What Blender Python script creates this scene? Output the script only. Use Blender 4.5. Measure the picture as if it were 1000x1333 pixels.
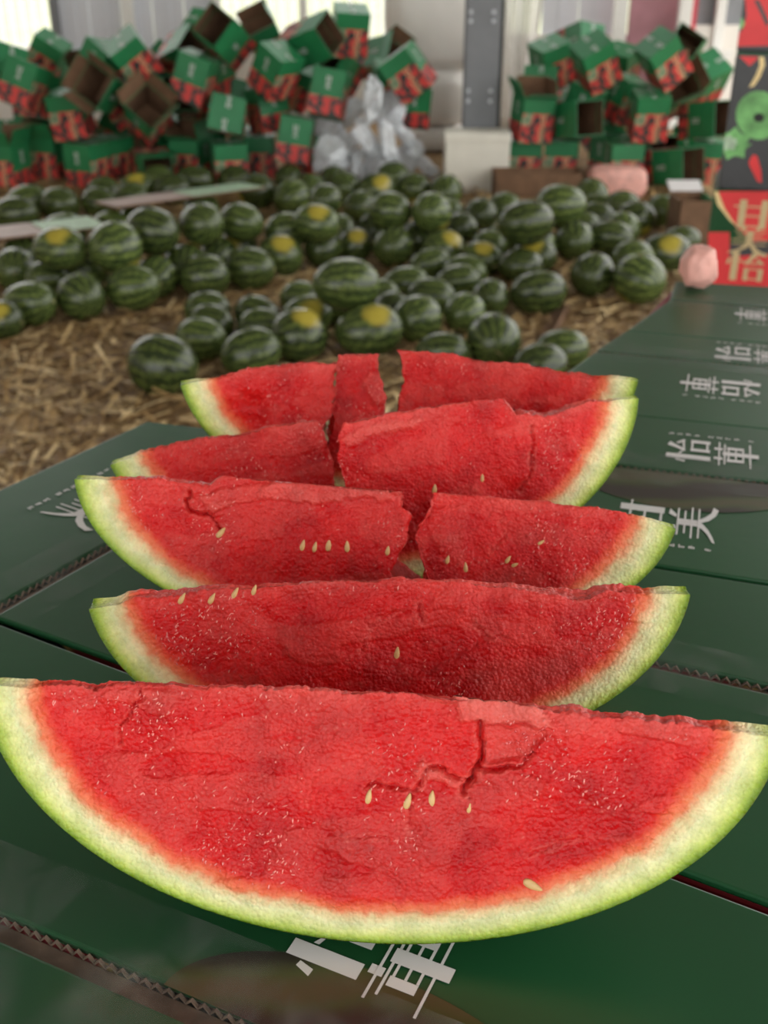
import bpy, bmesh, math, random
import numpy as np
from mathutils import Vector, Matrix, Euler
from mathutils.bvhtree import BVHTree

random.seed(7)
rng = np.random.default_rng(11)
S = bpy.context.scene
for o in list(bpy.data.objects):
    bpy.data.objects.remove(o)
COL = S.collection
R = math.radians
PI = math.pi

# ------------------------------------------------------------------ camera, world, lights, exposure
FPX, PITCH, CAMH = 1450.0, R(27.5), 1.42
TZ = 1.10                                   # top of the carton counter
cd = bpy.data.cameras.new('camera')
cam = bpy.data.objects.new('camera', cd)
COL.objects.link(cam)
cam.location = (0, 0, CAMH)
cam.rotation_euler = (PI / 2 - PITCH, 0, 0)
cd.sensor_fit = 'HORIZONTAL'
cd.sensor_width = 36.0
cd.lens = FPX / 1000 * 36.0
cd.clip_start = 0.02
cd.dof.use_dof = True
cd.dof.focus_distance = 0.43
cd.dof.aperture_fstop = 20.0
S.camera = cam

w = bpy.data.worlds.new('overcast_sky')
S.world = w
w.use_nodes = True
bg = w.node_tree.nodes['Background']
bg.inputs[0].default_value = (1.0, 0.985, 0.95, 1)
bg.inputs[1].default_value = 1.7

sd = bpy.data.lights.new('sun', 'SUN')
sun = bpy.data.objects.new('sun', sd)
COL.objects.link(sun)
sd.energy = 1.6
sd.angle = R(12)
sd.color = (1.0, 0.96, 0.9)
sun.rotation_euler = Euler((R(35), R(28), 0))

S.view_settings.view_transform = 'Standard'
S.view_settings.look = 'None'
S.view_settings.gamma = 1.0
S.view_settings.use_curve_mapping = False
S.view_settings.exposure = 0.62

#@@TABLES@@
AT = {   # settled places: every thing rests on what is under it and passes through nothing
 'melon': [
  (-1.6212,4.8445,0.1004),(-1.3673,4.6882,0.2322),(-1.1363,4.6942,0.237),(-1.0123,4.889,0.2583),(-1.4261,4.3552,0.0941),(-1.2363,4.445,0.0978),(-1.0468,4.5586,0.1006),
  (-0.9828,4.7457,0.0939),(-1.4851,4.1966,0.0773),(-0.8892,4.9299,0.0967),(-1.4567,4.7406,0.0845),(-1.3263,4.8928,0.0867),(-1.9449,5.9344,0.0979),(-1.9786,6.2815,0.093),
  (-1.7749,6.1978,0.0962),(-1.5709,6.2506,0.0916),(-1.6231,6.5787,0.0872),(-1.4546,6.6848,0.0864),(-1.4385,6.4308,0.0871),(-1.3594,6.8888,0.0894),(-1.2323,6.6315,0.0879),
  (-1.6043,5.5823,0.0928),(-1.6655,5.1034,0.0963),(-1.3663,5.6261,0.0929),(-1.2825,5.8032,0.0912),(-0.8185,5.0298,0.2563),(-0.6594,5.1924,0.2296),(-0.4597,5.2912,0.1647),
  (-0.7214,6.4638,0.1096),(-0.5163,6.347,0.101),(-0.9078,6.9248,0.0861),(-1.1396,6.8741,0.0929),(-0.9726,6.0199,0.0999),(-0.5774,6.9794,0.0869),(-0.3025,6.8461,0.0933),
  (-0.2933,5.6703,0.2299),(-0.3095,5.141,0.2376),(-0.2875,5.2448,0.0908),(-0.1405,5.3569,0.0804),(-0.5893,4.8789,0.0966),(-0.7753,4.7461,0.0981),(-0.7687,5.1253,0.0876),
  (-0.6957,5.2986,0.0863),(-0.4772,5.0908,0.0985),(-0.7039,4.3126,0.0819),(-0.6671,4.1478,0.0773),(-0.6765,3.9504,0.0844),(-0.7551,3.6029,0.1081),(-0.5014,4.2629,0.0789),
  (-0.4697,4.1008,0.0771),(-0.4764,3.7997,0.0852),(-0.315,3.9426,0.1003),(-0.3038,4.2379,0.0818),(-0.1415,4.1251,0.2408),(-0.0553,4.0111,0.0971),(-0.3416,4.472,0.0781),
  (0.089,4.6651,0.0838),(0.196,4.5033,0.0786),(0.1274,4.1528,0.0969),(0.3191,4.2714,0.0834),(0.3992,3.8829,0.1018),(0.2101,3.8101,0.0784),(0.3583,4.8802,0.0791),
  (0.3171,4.7175,0.0804),(0.4383,4.4889,0.0805),(0.6399,4.5203,0.0941),(0.616,4.9731,0.0811),(0.6913,5.1275,0.0832),(0.4473,5.1065,0.0794),(0.6386,5.054,0.2597),
  (0.2809,5.2274,0.0942),(0.0436,5.2493,0.0998),(0.0304,5.3854,0.2383),(0.2248,5.337,0.2415),(-0.0398,6.576,0.0973),(0.0563,6.9772,0.0922),(0.1735,6.6264,0.0917),
  (0.354,6.5239,0.096),(-0.1337,6.1392,0.0916),(0.5083,5.9257,0.0951),(0.6534,6.1106,0.0927),(0.3517,6.02,0.082),(0.3884,5.6551,0.0876),(0.8638,5.5265,0.231),
  (1.1717,6.4063,0.0987),(0.9179,5.3728,0.0973),(1.1117,5.4474,0.0929),(1.1274,5.9281,0.0822),(1.1978,5.6214,0.0931),(1.3032,5.8279,0.0965),(1.312,6.2222,0.0847),
  (1.4931,6.0505,0.0919),(0.9072,4.7769,0.0966),(1.0876,4.6606,0.1093),(1.3111,5.1635,0.0911),(1.1366,5.0457,0.0914),(0.6407,3.8398,0.0805),(0.5451,3.6882,0.0772),
  (1.448,5.4335,0.08),(1.0215,5.7252,0.0811),(0.7369,5.3018,0.0871),(-0.2276,5.5761,0.0909),(0.1669,5.4389,0.0905),(-0.0483,5.6235,0.0912),(0.2095,5.009,0.0784),
  (-0.0179,4.4885,0.0799),(0.0307,4.3148,0.0787),(-0.1787,4.3724,0.0806),(0.5096,5.3381,0.0809),(0.5934,5.4904,0.0863),(-0.2299,6.664,0.0934),(-0.4243,6.6091,0.0909),
 ],
 'sheet': [
  0.202,0.21,
 ],
 'bag': [
  (-0.3663,7.42,0.343),(-0.2127,7.54,0.3881),(-0.0688,7,0.5389),(0.0475,7.24,0.4522),(-0.3255,7,0.2547),(-0.2422,7.3,0.2073),(-0.1075,7.06,0.3048),(0.0232,7,0.2829),
  (0.1316,7.12,0.3164),(-0.3301,7.06,0.178),(-0.1906,7.12,0.13),(-0.0384,7.18,0.1333),(0.1171,7.3,0.1214),(0.2781,7.42,0.0731),(0.1926,7.24,0.213),
 ],
 'left carton heap': [
  (-2.3363,7.14,0.0025),(-2.138,7.42,0.0025),(-2.6437,8.3173,0.1024),(-2.3203,7.7,0.5461),(-2.2983,7.933,0.5734),(-1.9133,7.2274,0.2958),(-2.4417,7.508,0.5973),
  (-1.6528,7.2624,0.5362),(-1.7674,8.0126,0.3705),(-1.4415,7.267,0.6445),(-1.5442,7.9911,0.5156),(-1.3569,7.737,0.6995),(-1.307,7.6192,0.4738),(-1.9677,8.1433,0.0755),
  (-1.4654,7.2492,0.3604),(-1.6458,7.84,0.0025),(-1.837,7.14,0.0025),(-1.7358,7.35,0.0025),(-1.4996,7.3345,0.107),(-1.4008,7.7378,0.0924),(-1.8316,7.4359,0.5617),
  (-0.701,7.7461,0.676),(-0.5851,7.4319,0.7759),(-1.1738,7.9792,0.6936),(-0.9201,7.3959,0.7815),(-1.1565,8.1556,0.4396),(-0.8864,7.7596,0.4299),(-0.9555,7.2686,0.396),
  (-0.5951,7.6065,0.4445),(-1.1991,7.9553,0.2639),(-1.173,7.63,0.0025),(-0.8035,7.42,0.0025),(-0.7061,7.3399,0.3007),(-0.5689,7.1309,0.1578),(-1.5439,8.2901,0.1298),
  (-0.2244,7.52,0.7491),(-0.1368,8.137,0.6267),(0.2255,7.136,0.562),(-0.0041,7.6589,0.4052),(-0.2451,7.9536,0.5502),(-0.3592,7.1084,0.4203),(0.179,7.4655,0.3512),
  (-2.2169,7.1161,0.4816),(-2.0269,7.7652,0.4373),(-1.1823,7.1479,0.5192),(-1.7935,7.7057,0.3651),(-0.923,7.7,0.0025),(-0.5135,7.56,0.0025),(-2.1341,7.84,0.0025),
  (-0.9593,7.14,0.0025),(-1.229,7.35,0.0025),(-0.7001,7.1826,0.5659),(-2.1498,7.3808,0.3604),
 ],
 'right carton heap': [
  (0.8918,7.1467,0.2836),(0.9894,7.4852,0.4007),(1.2782,8.1029,0.4152),(1.0982,7.2626,0.3789),(0.8894,7.28,0.0025),(1.1227,7.28,0.0025),(1.0978,7.6696,0.5528),
  (1.213,8.0139,0.7173),(1.3278,7.2648,0.6097),(1.3645,7.7033,0.114),(1.5832,8.0207,0.4803),(1.7386,7.1875,0.6434),(1.9869,8.0354,0.683),(1.8589,7.6014,0.4441),
  (2.047,7.7138,0.479),(1.8089,7.9015,0.1051),(1.6156,7.163,0.295),(1.9118,7.2626,0.3789),(2.0388,7.21,0.0025),(1.4889,7.5086,0.3479),(1.6946,7.253,0.1043),
  (1.4649,7.42,0.0025),(2.0821,7.84,0.0025),(1.4859,7.14,0.0025),(1.2223,7.4427,0.3128),
 ],
}
#@@END@@
# ------------------------------------------------------------------ pixel helpers (photo frame 1000 x 1333)
def ray(px, py):
    x = (px - 500) / FPX
    y = -(py - 666.5) / FPX
    c, s = math.cos(PITCH), math.sin(PITCH)
    return Vector((x, c + y * s, -s + y * c))

def atz(px, py, z):
    d = ray(px, py)
    return Vector((0, 0, CAMH)) + d * ((z - CAMH) / d.z)

def aty(px, py, Y):
    d = ray(px, py)
    return Vector((0, 0, CAMH)) + d * (Y / d.y)

def zc(p):
    return p.y * math.cos(PITCH) + (CAMH - p.z) * math.sin(PITCH)

# ------------------------------------------------------------------ object helpers
def tag(o, label=None, cat=None, group=None, kind=None):
    if label: o['label'] = label
    if cat: o['category'] = cat
    if group: o['group'] = group
    if kind: o['kind'] = kind
    return o

def empty(name, loc=(0, 0, 0), rot=(0, 0, 0)):
    o = bpy.data.objects.new(name, None)
    o.empty_display_size = 0.05
    COL.objects.link(o)
    o.location = loc
    o.rotation_euler = rot
    return o

def link(name, me, parent=None, mats=None, smooth=False):
    o = bpy.data.objects.new(name, me)
    COL.objects.link(o)
    if mats is not None and not me.materials:
        for m in (mats if isinstance(mats, (list, tuple)) else [mats]):
            me.materials.append(m)
    if smooth:
        me.polygons.foreach_set('use_smooth', [True] * len(me.polygons))
    if parent: o.parent = parent
    return o

def mesh(name, verts, faces, idx=None):
    me = bpy.data.meshes.new(name)
    me.from_pydata([tuple(v) for v in verts], [], faces)
    if idx is not None:
        me.polygons.foreach_set('material_index', idx)
    me.update()
    return me

def boxdata(x0, x1, y0, y1, z0, z1):
    v = [(x, y, z) for z in (z0, z1) for y in (y0, y1) for x in (x0, x1)]
    f = [(0, 2, 3, 1), (4, 5, 7, 6), (0, 1, 5, 4), (1, 3, 7, 5), (3, 2, 6, 7), (2, 0, 4, 6)]
    return v, f

class MB:
    def __init__(s): s.v = []; s.f = []; s.m = []
    def add(s, v, f, m=0, mat=None):
        k = len(s.v)
        s.v += [tuple(mat @ Vector(q)) if mat else tuple(q) for q in v]
        s.f += [tuple(i + k for i in q) for q in f]
        s.m += [m] * len(f)
        return s
    def box(s, x0, x1, y0, y1, z0, z1, m=0, mat=None):
        return s.add(*boxdata(x0, x1, y0, y1, z0, z1), m=m, mat=mat)
    def prism(s, poly, z0, z1, m=0):
        n = len(poly)
        v = [(p[0], p[1], z0) for p in poly] + [(p[0], p[1], z1) for p in poly]
        f = [tuple(range(n - 1, -1, -1)), tuple(range(n, 2 * n))]
        f += [(i, (i + 1) % n, n + (i + 1) % n, n + i) for i in range(n)]
        return s.add(v, f, m)
    def mesh(s, name): return mesh(name, s.v, s.f, s.m)
    def build(s, name, mats, parent=None, bevel=0, smooth=False):
        me = s.mesh(name)
        if bevel:
            bm = bmesh.new(); bm.from_mesh(me)
            bmesh.ops.bevel(bm, geom=list(bm.edges), offset=bevel, segments=2, profile=.6, affect='EDGES')
            bm.to_mesh(me); bm.free()
        return link(name, me, parent, mats, smooth)

# ------------------------------------------------------------------ materials
def newmat(name):
    m = bpy.data.materials.new(name)
    m.use_nodes = True
    nt = m.node_tree
    return m, nt, nt.nodes['Principled BSDF']

def N(nt, typ, **kw):
    n = nt.nodes.new(typ)
    for k, v in kw.items():
        if k.startswith('i_'):
            n.inputs[int(k[2:])].default_value = v
        else:
            setattr(n, k, v)
    return n

def ramp(nt, stops, interp='LINEAR'):
    n = nt.nodes.new('ShaderNodeValToRGB')
    e = n.color_ramp.elements
    n.color_ramp.interpolation = interp
    while len(e) < len(stops): e.new(0.5)
    for q, (p, c) in zip(e, stops):
        q.position = p
        q.color = (*c, 1) if len(c) == 3 else c
    return n

def noise(nt, vec, scale, detail=3, rough=.55, dist=0):
    n = nt.nodes.new('ShaderNodeTexNoise')
    n.inputs['Scale'].default_value = scale
    n.inputs['Detail'].default_value = detail
    n.inputs['Roughness'].default_value = rough
    n.inputs['Distortion'].default_value = dist
    if vec is not None: nt.links.new(vec, n.inputs['Vector'])
    return n

def mixc(nt, fac, a, b, typ='MIX'):
    n = nt.nodes.new('ShaderNodeMix')
    n.data_type = 'RGBA'; n.blend_type = typ
    for s, v in ((n.inputs[0], fac), (n.inputs[6], a), (n.inputs[7], b)):
        if hasattr(v, 'links') or hasattr(v, 'is_linked'): nt.links.new(v, s)
        elif isinstance(v, tuple): s.default_value = (*v, 1) if len(v) == 3 else v
        else: s.default_value = v
    return n.outputs[2]

def math_(nt, op, a, b=0.0, c=None, clamp=False):
    n = nt.nodes.new('ShaderNodeMath'); n.operation = op; n.use_clamp = clamp
    for s, v in zip(n.inputs, (a, b, c)):
        if v is None: continue
        if hasattr(v, 'is_linked'): nt.links.new(v, s)
        else: s.default_value = v
    return n.outputs[0]

def coords(nt, which='Object'):
    return nt.nodes.new('ShaderNodeTexCoord').outputs[which]

def simple(name, col, rough=.6, var=.15, scale=30, bump=0, bscale=200, spec=.5, metallic=0, bdist=.001):
    m, nt, b = newmat(name)
    c = coords(nt)
    n = noise(nt, c, scale)
    dark = tuple(x * (1 - var) for x in col); light = tuple(min(1, x * (1 + var)) for x in col)
    r_ = ramp(nt, [(.3, dark), (.7, light)])
    nt.links.new(n.outputs[0], r_.inputs[0])
    nt.links.new(r_.outputs[0], b.inputs['Base Color'])
    b.inputs['Roughness'].default_value = rough
    b.inputs['Specular IOR Level'].default_value = spec
    b.inputs['Metallic'].default_value = metallic
    if bump:
        bn = N(nt, 'ShaderNodeBump'); bn.inputs['Strength'].default_value = bump; bn.inputs['Distance'].default_value = bdist
        nn = noise(nt, c, bscale, 4); nt.links.new(nn.outputs[0], bn.inputs['Height'])
        nt.links.new(bn.outputs[0], b.inputs['Normal'])
    return m

M = {}
def mat_flesh():
    m, nt, b = newmat('watermelon_flesh')
    L = nt.links.new
    c = coords(nt)
    ar = N(nt, 'ShaderNodeAttribute', attribute_name='rad').outputs['Fac']
    ap = N(nt, 'ShaderNodeAttribute', attribute_name='pale').outputs['Fac']
    n1 = noise(nt, c, 55, 3).outputs[0]
    n1b = noise(nt, c, 260, 3).outputs[0]
    wob = math_(nt, 'MULTIPLY', math_(nt, 'SUBTRACT', n1, .5), .07)
    wob2 = math_(nt, 'MULTIPLY', math_(nt, 'SUBTRACT', n1b, .5), .035)
    # no wobble at the very skin
    fade = math_(nt, 'MULTIPLY', math_(nt, 'SUBTRACT', 1.0, ar, None, True), 12.0, None, True)
    rr = math_(nt, 'ADD', ar, math_(nt, 'MULTIPLY', math_(nt, 'ADD', wob, wob2), fade))
    # flesh colour
    n2 = noise(nt, c, 34, 4, .6).outputs[0]
    fl = ramp(nt, [(.30, (.37, .003, .005)), (.48, (.54, .006, .008)), (.62, (.64, .012, .012)), (.80, (.74, .06, .05))])
    L(n2, fl.inputs[0])
    vor = nt.nodes.new('ShaderNodeTexVoronoi'); vor.inputs['Scale'].default_value = 620
    L(c, vor.inputs['Vector'])
    vr = ramp(nt, [(.0, (1, 1, 1)), (.55, (0, 0, 0))]); L(vor.outputs['Distance'], vr.inputs[0])
    n3 = noise(nt, c, 150, 3, .6).outputs[0]
    n3r = ramp(nt, [(.52, (0, 0, 0)), (.72, (1, 1, 1))]); L(n3, n3r.inputs[0])
    grain = math_(nt, 'MULTIPLY', math_(nt, 'MULTIPLY', vr.outputs[0], n3r.outputs[0]), .40)
    col = mixc(nt, grain, fl.outputs[0], (.86, .27, .22))
    pn = noise(nt, c, 120, 3).outputs[0]
    pf = math_(nt, 'MULTIPLY', ap, math_(nt, 'ADD', .35, math_(nt, 'MULTIPLY', pn, .5)), None, True)
    col = mixc(nt, pf, col, (.84, .21, .17))
    # deepening red near the rind, then cream, pale green, green skin
    rp = ramp(nt, [(.82, (.74, .03, .015)), (.868, (.80, .20, .09)), (.896, (.84, .62, .36)), (.922, (.82, .79, .48)),
                   (.955, (.72, .76, .32)), (.978, (.46, .58, .11)), (.992, (.20, .32, .025)), (1.0, (.10, .19, .015))])
    L(rr, rp.inputs[0])
    ff = ramp(nt, [(.80, (0, 0, 0)), (.855, (1, 1, 1))]); L(rr, ff.inputs[0])
    col = mixc(nt, ff.outputs[0], col, rp.outputs[0])
    # streaks in the pale rind and skin
    st = noise(nt, c, 90, 4, .7).outputs[0]
    sr = ramp(nt, [(.40, (.80, .84, .74)), (.62, (1.06, 1.05, 1.0))]); L(st, sr.inputs[0])
    rm = ramp(nt, [(.86, (0, 0, 0)), (.90, (1, 1, 1))]); L(rr, rm.inputs[0])
    col2 = mixc(nt, 1.0, col, sr.outputs[0], 'MULTIPLY')
    col = mixc(nt, rm.outputs[0], col, col2)
    L(col, b.inputs['Base Color'])
    # wet grain
    h1 = noise(nt, c, 520, 4, .6).outputs[0]
    h2 = math_(nt, 'MULTIPLY', vor.outputs['Distance'], 1.0)
    h = math_(nt, 'ADD', math_(nt, 'MULTIPLY', h1, 1.0), math_(nt, 'MULTIPLY', h2, -.9))
    bn = N(nt, 'ShaderNodeBump'); bn.inputs['Strength'].default_value = .7; bn.inputs['Distance'].default_value = .0009
    L(h, bn.inputs['Height']); L(bn.outputs[0], b.inputs['Normal'])
    rg = ramp(nt, [(.35, (.14, .14, .14)), (.65, (.36, .36, .36))]); L(n3, rg.inputs[0])
    L(rg.outputs[0], b.inputs['Roughness'])
    b.inputs['Specular IOR Level'].default_value = .26
    b.inputs['Subsurface Weight'].default_value = .18
    b.inputs['Subsurface Radius'].default_value = (1.0, .25, .15)
    b.inputs['Subsurface Scale'].default_value = .004
    return m
M['flesh'] = mat_flesh()

def mat_melon():
    m, nt, b = newmat('watermelon_skin')
    L = nt.links.new
    c = coords(nt)
    oi = nt.nodes.new('ShaderNodeObjectInfo').outputs['Random']
    sx = nt.nodes.new('ShaderNodeSeparateXYZ'); L(c, sx.inputs[0])
    ang = math_(nt, 'ARCTAN2', sx.outputs[2], sx.outputs[1])
    wn = noise(nt, c, 22, 4, .65).outputs[0]
    ph = math_(nt, 'ADD', math_(nt, 'MULTIPLY', ang, 15.0), math_(nt, 'MULTIPLY', wn, 11.0))
    sn = math_(nt, 'SINE', ph)
    fn = noise(nt, c, 80, 4, .7).outputs[0]
    v = math_(nt, 'ADD', math_(nt, 'MULTIPLY', sn, .15), fn)
    rp = ramp(nt, [(.30, (.019, .031, .010)), (.5, (.037, .058, .016)), (.64, (.088, .120, .028)), (.82, (.18, .22, .055))])
    L(v, rp.inputs[0])
    hs = N(nt, 'ShaderNodeHueSaturation')
    L(rp.outputs[0], hs.inputs['Color'])
    L(math_(nt, 'ADD', .75, math_(nt, 'MULTIPLY', oi, .7)), hs.inputs['Value'])
    # ground spot: yellow patch on one flank
    nz = nt.nodes.new('ShaderNodeVectorMath'); nz.operation = 'NORMALIZE'; L(c, nz.inputs[0])
    dt = nt.nodes.new('ShaderNodeVectorMath'); dt.operation = 'DOT_PRODUCT'; L(nz.outputs[0], dt.inputs[0])
    dt.inputs[1].default_value = (.25, 0, -.968)
    dv = math_(nt, 'ADD', dt.outputs['Value'], math_(nt, 'MULTIPLY', math_(nt, 'SUBTRACT', noise(nt, c, 14, 3).outputs[0], .5), .34))
    ps = ramp(nt, [(.82, (0, 0, 0)), (.97, (1, 1, 1))]); L(dv, ps.inputs[0])
    col = mixc(nt, math_(nt, 'MULTIPLY', ps.outputs[0], .9), hs.outputs[0], (.46, .37, .05))
    L(col, b.inputs['Base Color'])
    b.inputs['Roughness'].default_value = .24
    b.inputs['Specular IOR Level'].default_value = .5
    bn = N(nt, 'ShaderNodeBump'); bn.inputs['Strength'].default_value = .15; bn.inputs['Distance'].default_value = .004
    L(noise(nt, c, 30, 2).outputs[0], bn.inputs['Height']); L(bn.outputs[0], b.inputs['Normal'])
    return m
M['melon'] = mat_melon()
M['stem'] = simple('dry_stem', (.20, .17, .07), .8)
def mat_glint():  # pinkish gloss of the beads added for sparkle
    m, nt, b = newmat('glint_bead_gloss')
    c = coords(nt)
    n = noise(nt, c, 60, 2); rp = ramp(nt, [(.35, (.62, .03, .03)), (.65, (.85, .22, .18))])
    nt.links.new(n.outputs[0], rp.inputs[0]); nt.links.new(rp.outputs[0], b.inputs['Base Color'])
    b.inputs['Roughness'].default_value = .06; b.inputs['Specular IOR Level'].default_value = 1.0
    b.inputs['Coat Weight'].default_value = 1.0; b.inputs['Coat Roughness'].default_value = .03
    return m
M['glint'] = mat_glint()
M['seed'] = simple('cream_seed', (.66, .42, .17), .35, .12, 300)
M['green'] = simple('green_carton_print', (.011, .074, .026), .33, .10, 6, .08, 40, bdist=.002)
M['green_side'] = simple('bright_green_carton_side', (.018, .20, .07), .45, .12, 8)
M['brown'] = simple('brown_corrugated_board', (.19, .105, .058), .85, .22, 14)
M['flute'] = simple('corrugated_flute_board', (.13, .085, .06), .8, .3, 120)
M['white_print'] = simple('white_print', (.72, .70, .70), .5, .03)
M['gold_print'] = simple('gold_print', (.56, .44, .24), .5, .08)
M['dark_print'] = simple('charcoal_print', (.055, .06, .065), .4, .1)
M['red_print'] = simple('red_print', (.70, .045, .05), .45, .12, 12)
M['cream_print'] = simple('cream_print', (.78, .62, .30), .45, .1)
M['leaf_print'] = simple('leaf_green_print', (.16, .42, .14), .45, .35, 40)
M['pale_green_print'] = simple('pale_green_print', (.42, .58, .42), .45, .3, 60)
M['black'] = simple('black_print', (.008, .009, .008), .5, .1)

def mat_melonprint():
    m, nt, b = newmat('printed_melon_picture')
    c = coords(nt)
    wv = nt.nodes.new('ShaderNodeTexWave'); wv.inputs['Scale'].default_value = 9; wv.inputs['Distortion'].default_value = 6
    wv.inputs['Detail'].default_value = 3
    wv.bands_direction = 'Y'
    nt.links.new(c, wv.inputs['Vector'])
    rp = ramp(nt, [(.25, (.026, .018, .014)), (.5, (.034, .036, .014)), (.75, (.045, .062, .016)), (1, (.07, .06, .025))])
    nt.links.new(wv.outputs[0], rp.inputs[0]); nt.links.new(rp.outputs[0], b.inputs['Base Color'])
    b.inputs['Roughness'].default_value = .33
    return m
M['melon_print'] = mat_melonprint()

def mat_photo():
    # printed picture panel on the cartons: red flesh, black ground, pale green patches
    m, nt, b = newmat('carton_picture_print')
    c = coords(nt)
    n = noise(nt, c, 11, 2, .5, .6)
    rp = ramp(nt, [(.36, (.030, .036, .034)), (.45, (.04, .05, .045)), (.47, (.60, .05, .045)), (.58, (.66, .06, .05)), (.61, (.32, .36, .22)), (.72, (.06, .16, .08))], 'LINEAR')
    nt.links.new(n.outputs[0], rp.inputs[0]); nt.links.new(rp.outputs[0], b.inputs['Base Color'])
    b.inputs['Roughness'].default_value = .5
    return m
M['photo'] = mat_photo()

def mat_side():
    m, nt, b = newmat('carton_side_print')
    c = coords(nt)
    n = noise(nt, c, 7, 1, .5)
    rp = ramp(nt, [(.40, (.010, .010, .011)), (.46, (.010, .010, .011)), (.47, (.45, .32, .12)), (.49, (.22, .012, .02)), (1, (.26, .014, .02))], 'LINEAR')
    nt.links.new(n.outputs[0], rp.inputs[0]); nt.links.new(rp.outputs[0], b.inputs['Base Color'])
    b.inputs['Roughness'].default_value = .45
    return m
M['side'] = mat_side()

def mat_clear(name, col, alpha, rough, streak=0, scale=(30, 160, 30), bump=.3):
    m, nt, b = newmat(name)
    c = coords(nt)
    mp = N(nt, 'ShaderNodeMapping'); nt.links.new(c, mp.inputs[0]); mp.inputs['Scale'].default_value = scale
    n = noise(nt, mp.outputs[0], 1.0, 4, .65, .5)
    rp = ramp(nt, [(.45, (alpha,) * 3), (.72, (min(1, alpha + streak),) * 3)])
    nt.links.new(n.outputs[0], rp.inputs[0]); nt.links.new(rp.outputs[0], b.inputs['Alpha'])
    b.inputs['Base Color'].default_value = (*col, 1)
    b.inputs['Roughness'].default_value = rough
    bn = N(nt, 'ShaderNodeBump'); bn.inputs['Strength'].default_value = bump; bn.inputs['Distance'].default_value = .0015
    nt.links.new(n.outputs[0], bn.inputs['Height']); nt.links.new(bn.outputs[0], b.inputs['Normal'])
    return m
M['tape'] = mat_clear('clear_packing_tape', (.30, .33, .31), .035, .10, .26, (38, 38, 38), .5)
M['bag'] = mat_clear('translucent_plastic_bag', (.82, .86, .90), .62, .3, .3, (14, 14, 14))
M['sheet'] = mat_clear('clear_plastic_sheet', (.86, .85, .82), .55, .2, .4, (5, 5, 2.2))
M['pinkfoam'] = simple('pink_foam_net', (.80, .42, .36), .6, .2, 25, .3, 60, bdist=.01)
M['white_wall'] = simple('white_painted_wall', (.74, .71, .66), .8, .05, 3)
M['grey_panel'] = simple('grey_sheet_metal', (.66, .69, .75), .5, .04, 2)
M['steel'] = simple('grey_painted_steel', (.19, .20, .215), .5, .08, 6)
M['white_metal'] = simple('white_painted_metal', (.78, .78, .75), .5, .04)
M['pink_panel'] = simple('faded_pink_panel', (.42, .20, .24), .6, .35, 1.6)
M['red_frame'] = simple('red_painted_frame', (.55, .04, .07), .5, .1)
M['foambox'] = simple('cream_foam', (.78, .75, .66), .7, .05, 8)
M['outside'] = simple('pale_outdoor_ground', (.36, .38, .24), .9, .15, .6)
M['roof'] = simple('roof_sheet', (.30, .31, .32), .7, .08, 1)

def mat_floor():
    m, nt, b = newmat('straw_covered_floor')
    c = coords(nt)
    n = noise(nt, c, 9, 6, .7)
    rp = ramp(nt, [(.3, (.075, .042, .018)), (.5, (.23, .135, .056)), (.7, (.40, .26, .11))])
    nt.links.new(n.outputs[0], rp.inputs[0]); nt.links.new(rp.outputs[0], b.inputs['Base Color'])
    b.inputs['Roughness'].default_value = .9
    bn = N(nt, 'ShaderNodeBump'); bn.inputs['Strength'].default_value = .6; bn.inputs['Distance'].default_value = .02
    nt.links.new(noise(nt, c, 30, 5, .7).outputs[0], bn.inputs['Height']); nt.links.new(bn.outputs[0], b.inputs['Normal'])
    return m
M['floor'] = mat_floor()

def mat_straw():
    m, nt, b = newmat('dry_straw')
    c = coords(nt)
    n = noise(nt, c, 6, 5, .8)
    at_ = N(nt, 'ShaderNodeAttribute', attribute_name='tone').outputs['Fac']
    mx_ = math_(nt, 'ADD', math_(nt, 'MULTIPLY', n.outputs[0], .3), math_(nt, 'MULTIPLY', at_, .72))
    rp = ramp(nt, [(.3, (.18, .10, .036)), (.5, (.40, .25, .10)), (.66, (.62, .43, .19)), (.8, (.80, .61, .33))])
    nt.links.new(mx_, rp.inputs[0]); nt.links.new(rp.outputs[0], b.inputs['Base Color'])
    b.inputs['Roughness'].default_value = .6
    return m
M['straw'] = mat_straw()

# ------------------------------------------------------------------ the setting
WY = 10.0
fl = MB().box(-9, 9, -6, WY, -.1, 0).build('floor', M['floor']); tag(fl, kind='structure')
og = MB().box(-40, 40, WY + .2, 60, -.3, -.06).build('ground', M['outside']); tag(og, kind='structure')
lw = MB().box(-9, 9, WY, WY + .2, -.1, aty(300, 66, WY).z).build('wall_back', M['white_wall']); tag(lw, kind='structure')

def wall_x(px, py=30, Y=WY): return aty(px, py, Y).x
ZL = aty(300, 66, WY).z
def upright(name, px0, px1, Y, z0, z1, m, depth=.08, kind='structure', parent=None, bevel=0):
    x0, x1 = wall_x(px0, 30, Y), wall_x(px1, 30, Y)
    o = MB().box(x0, x1, Y, Y + depth, z0, z1).build(name, m, parent, bevel)
    if kind and not parent: tag(o, kind=kind)
    return o
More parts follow.
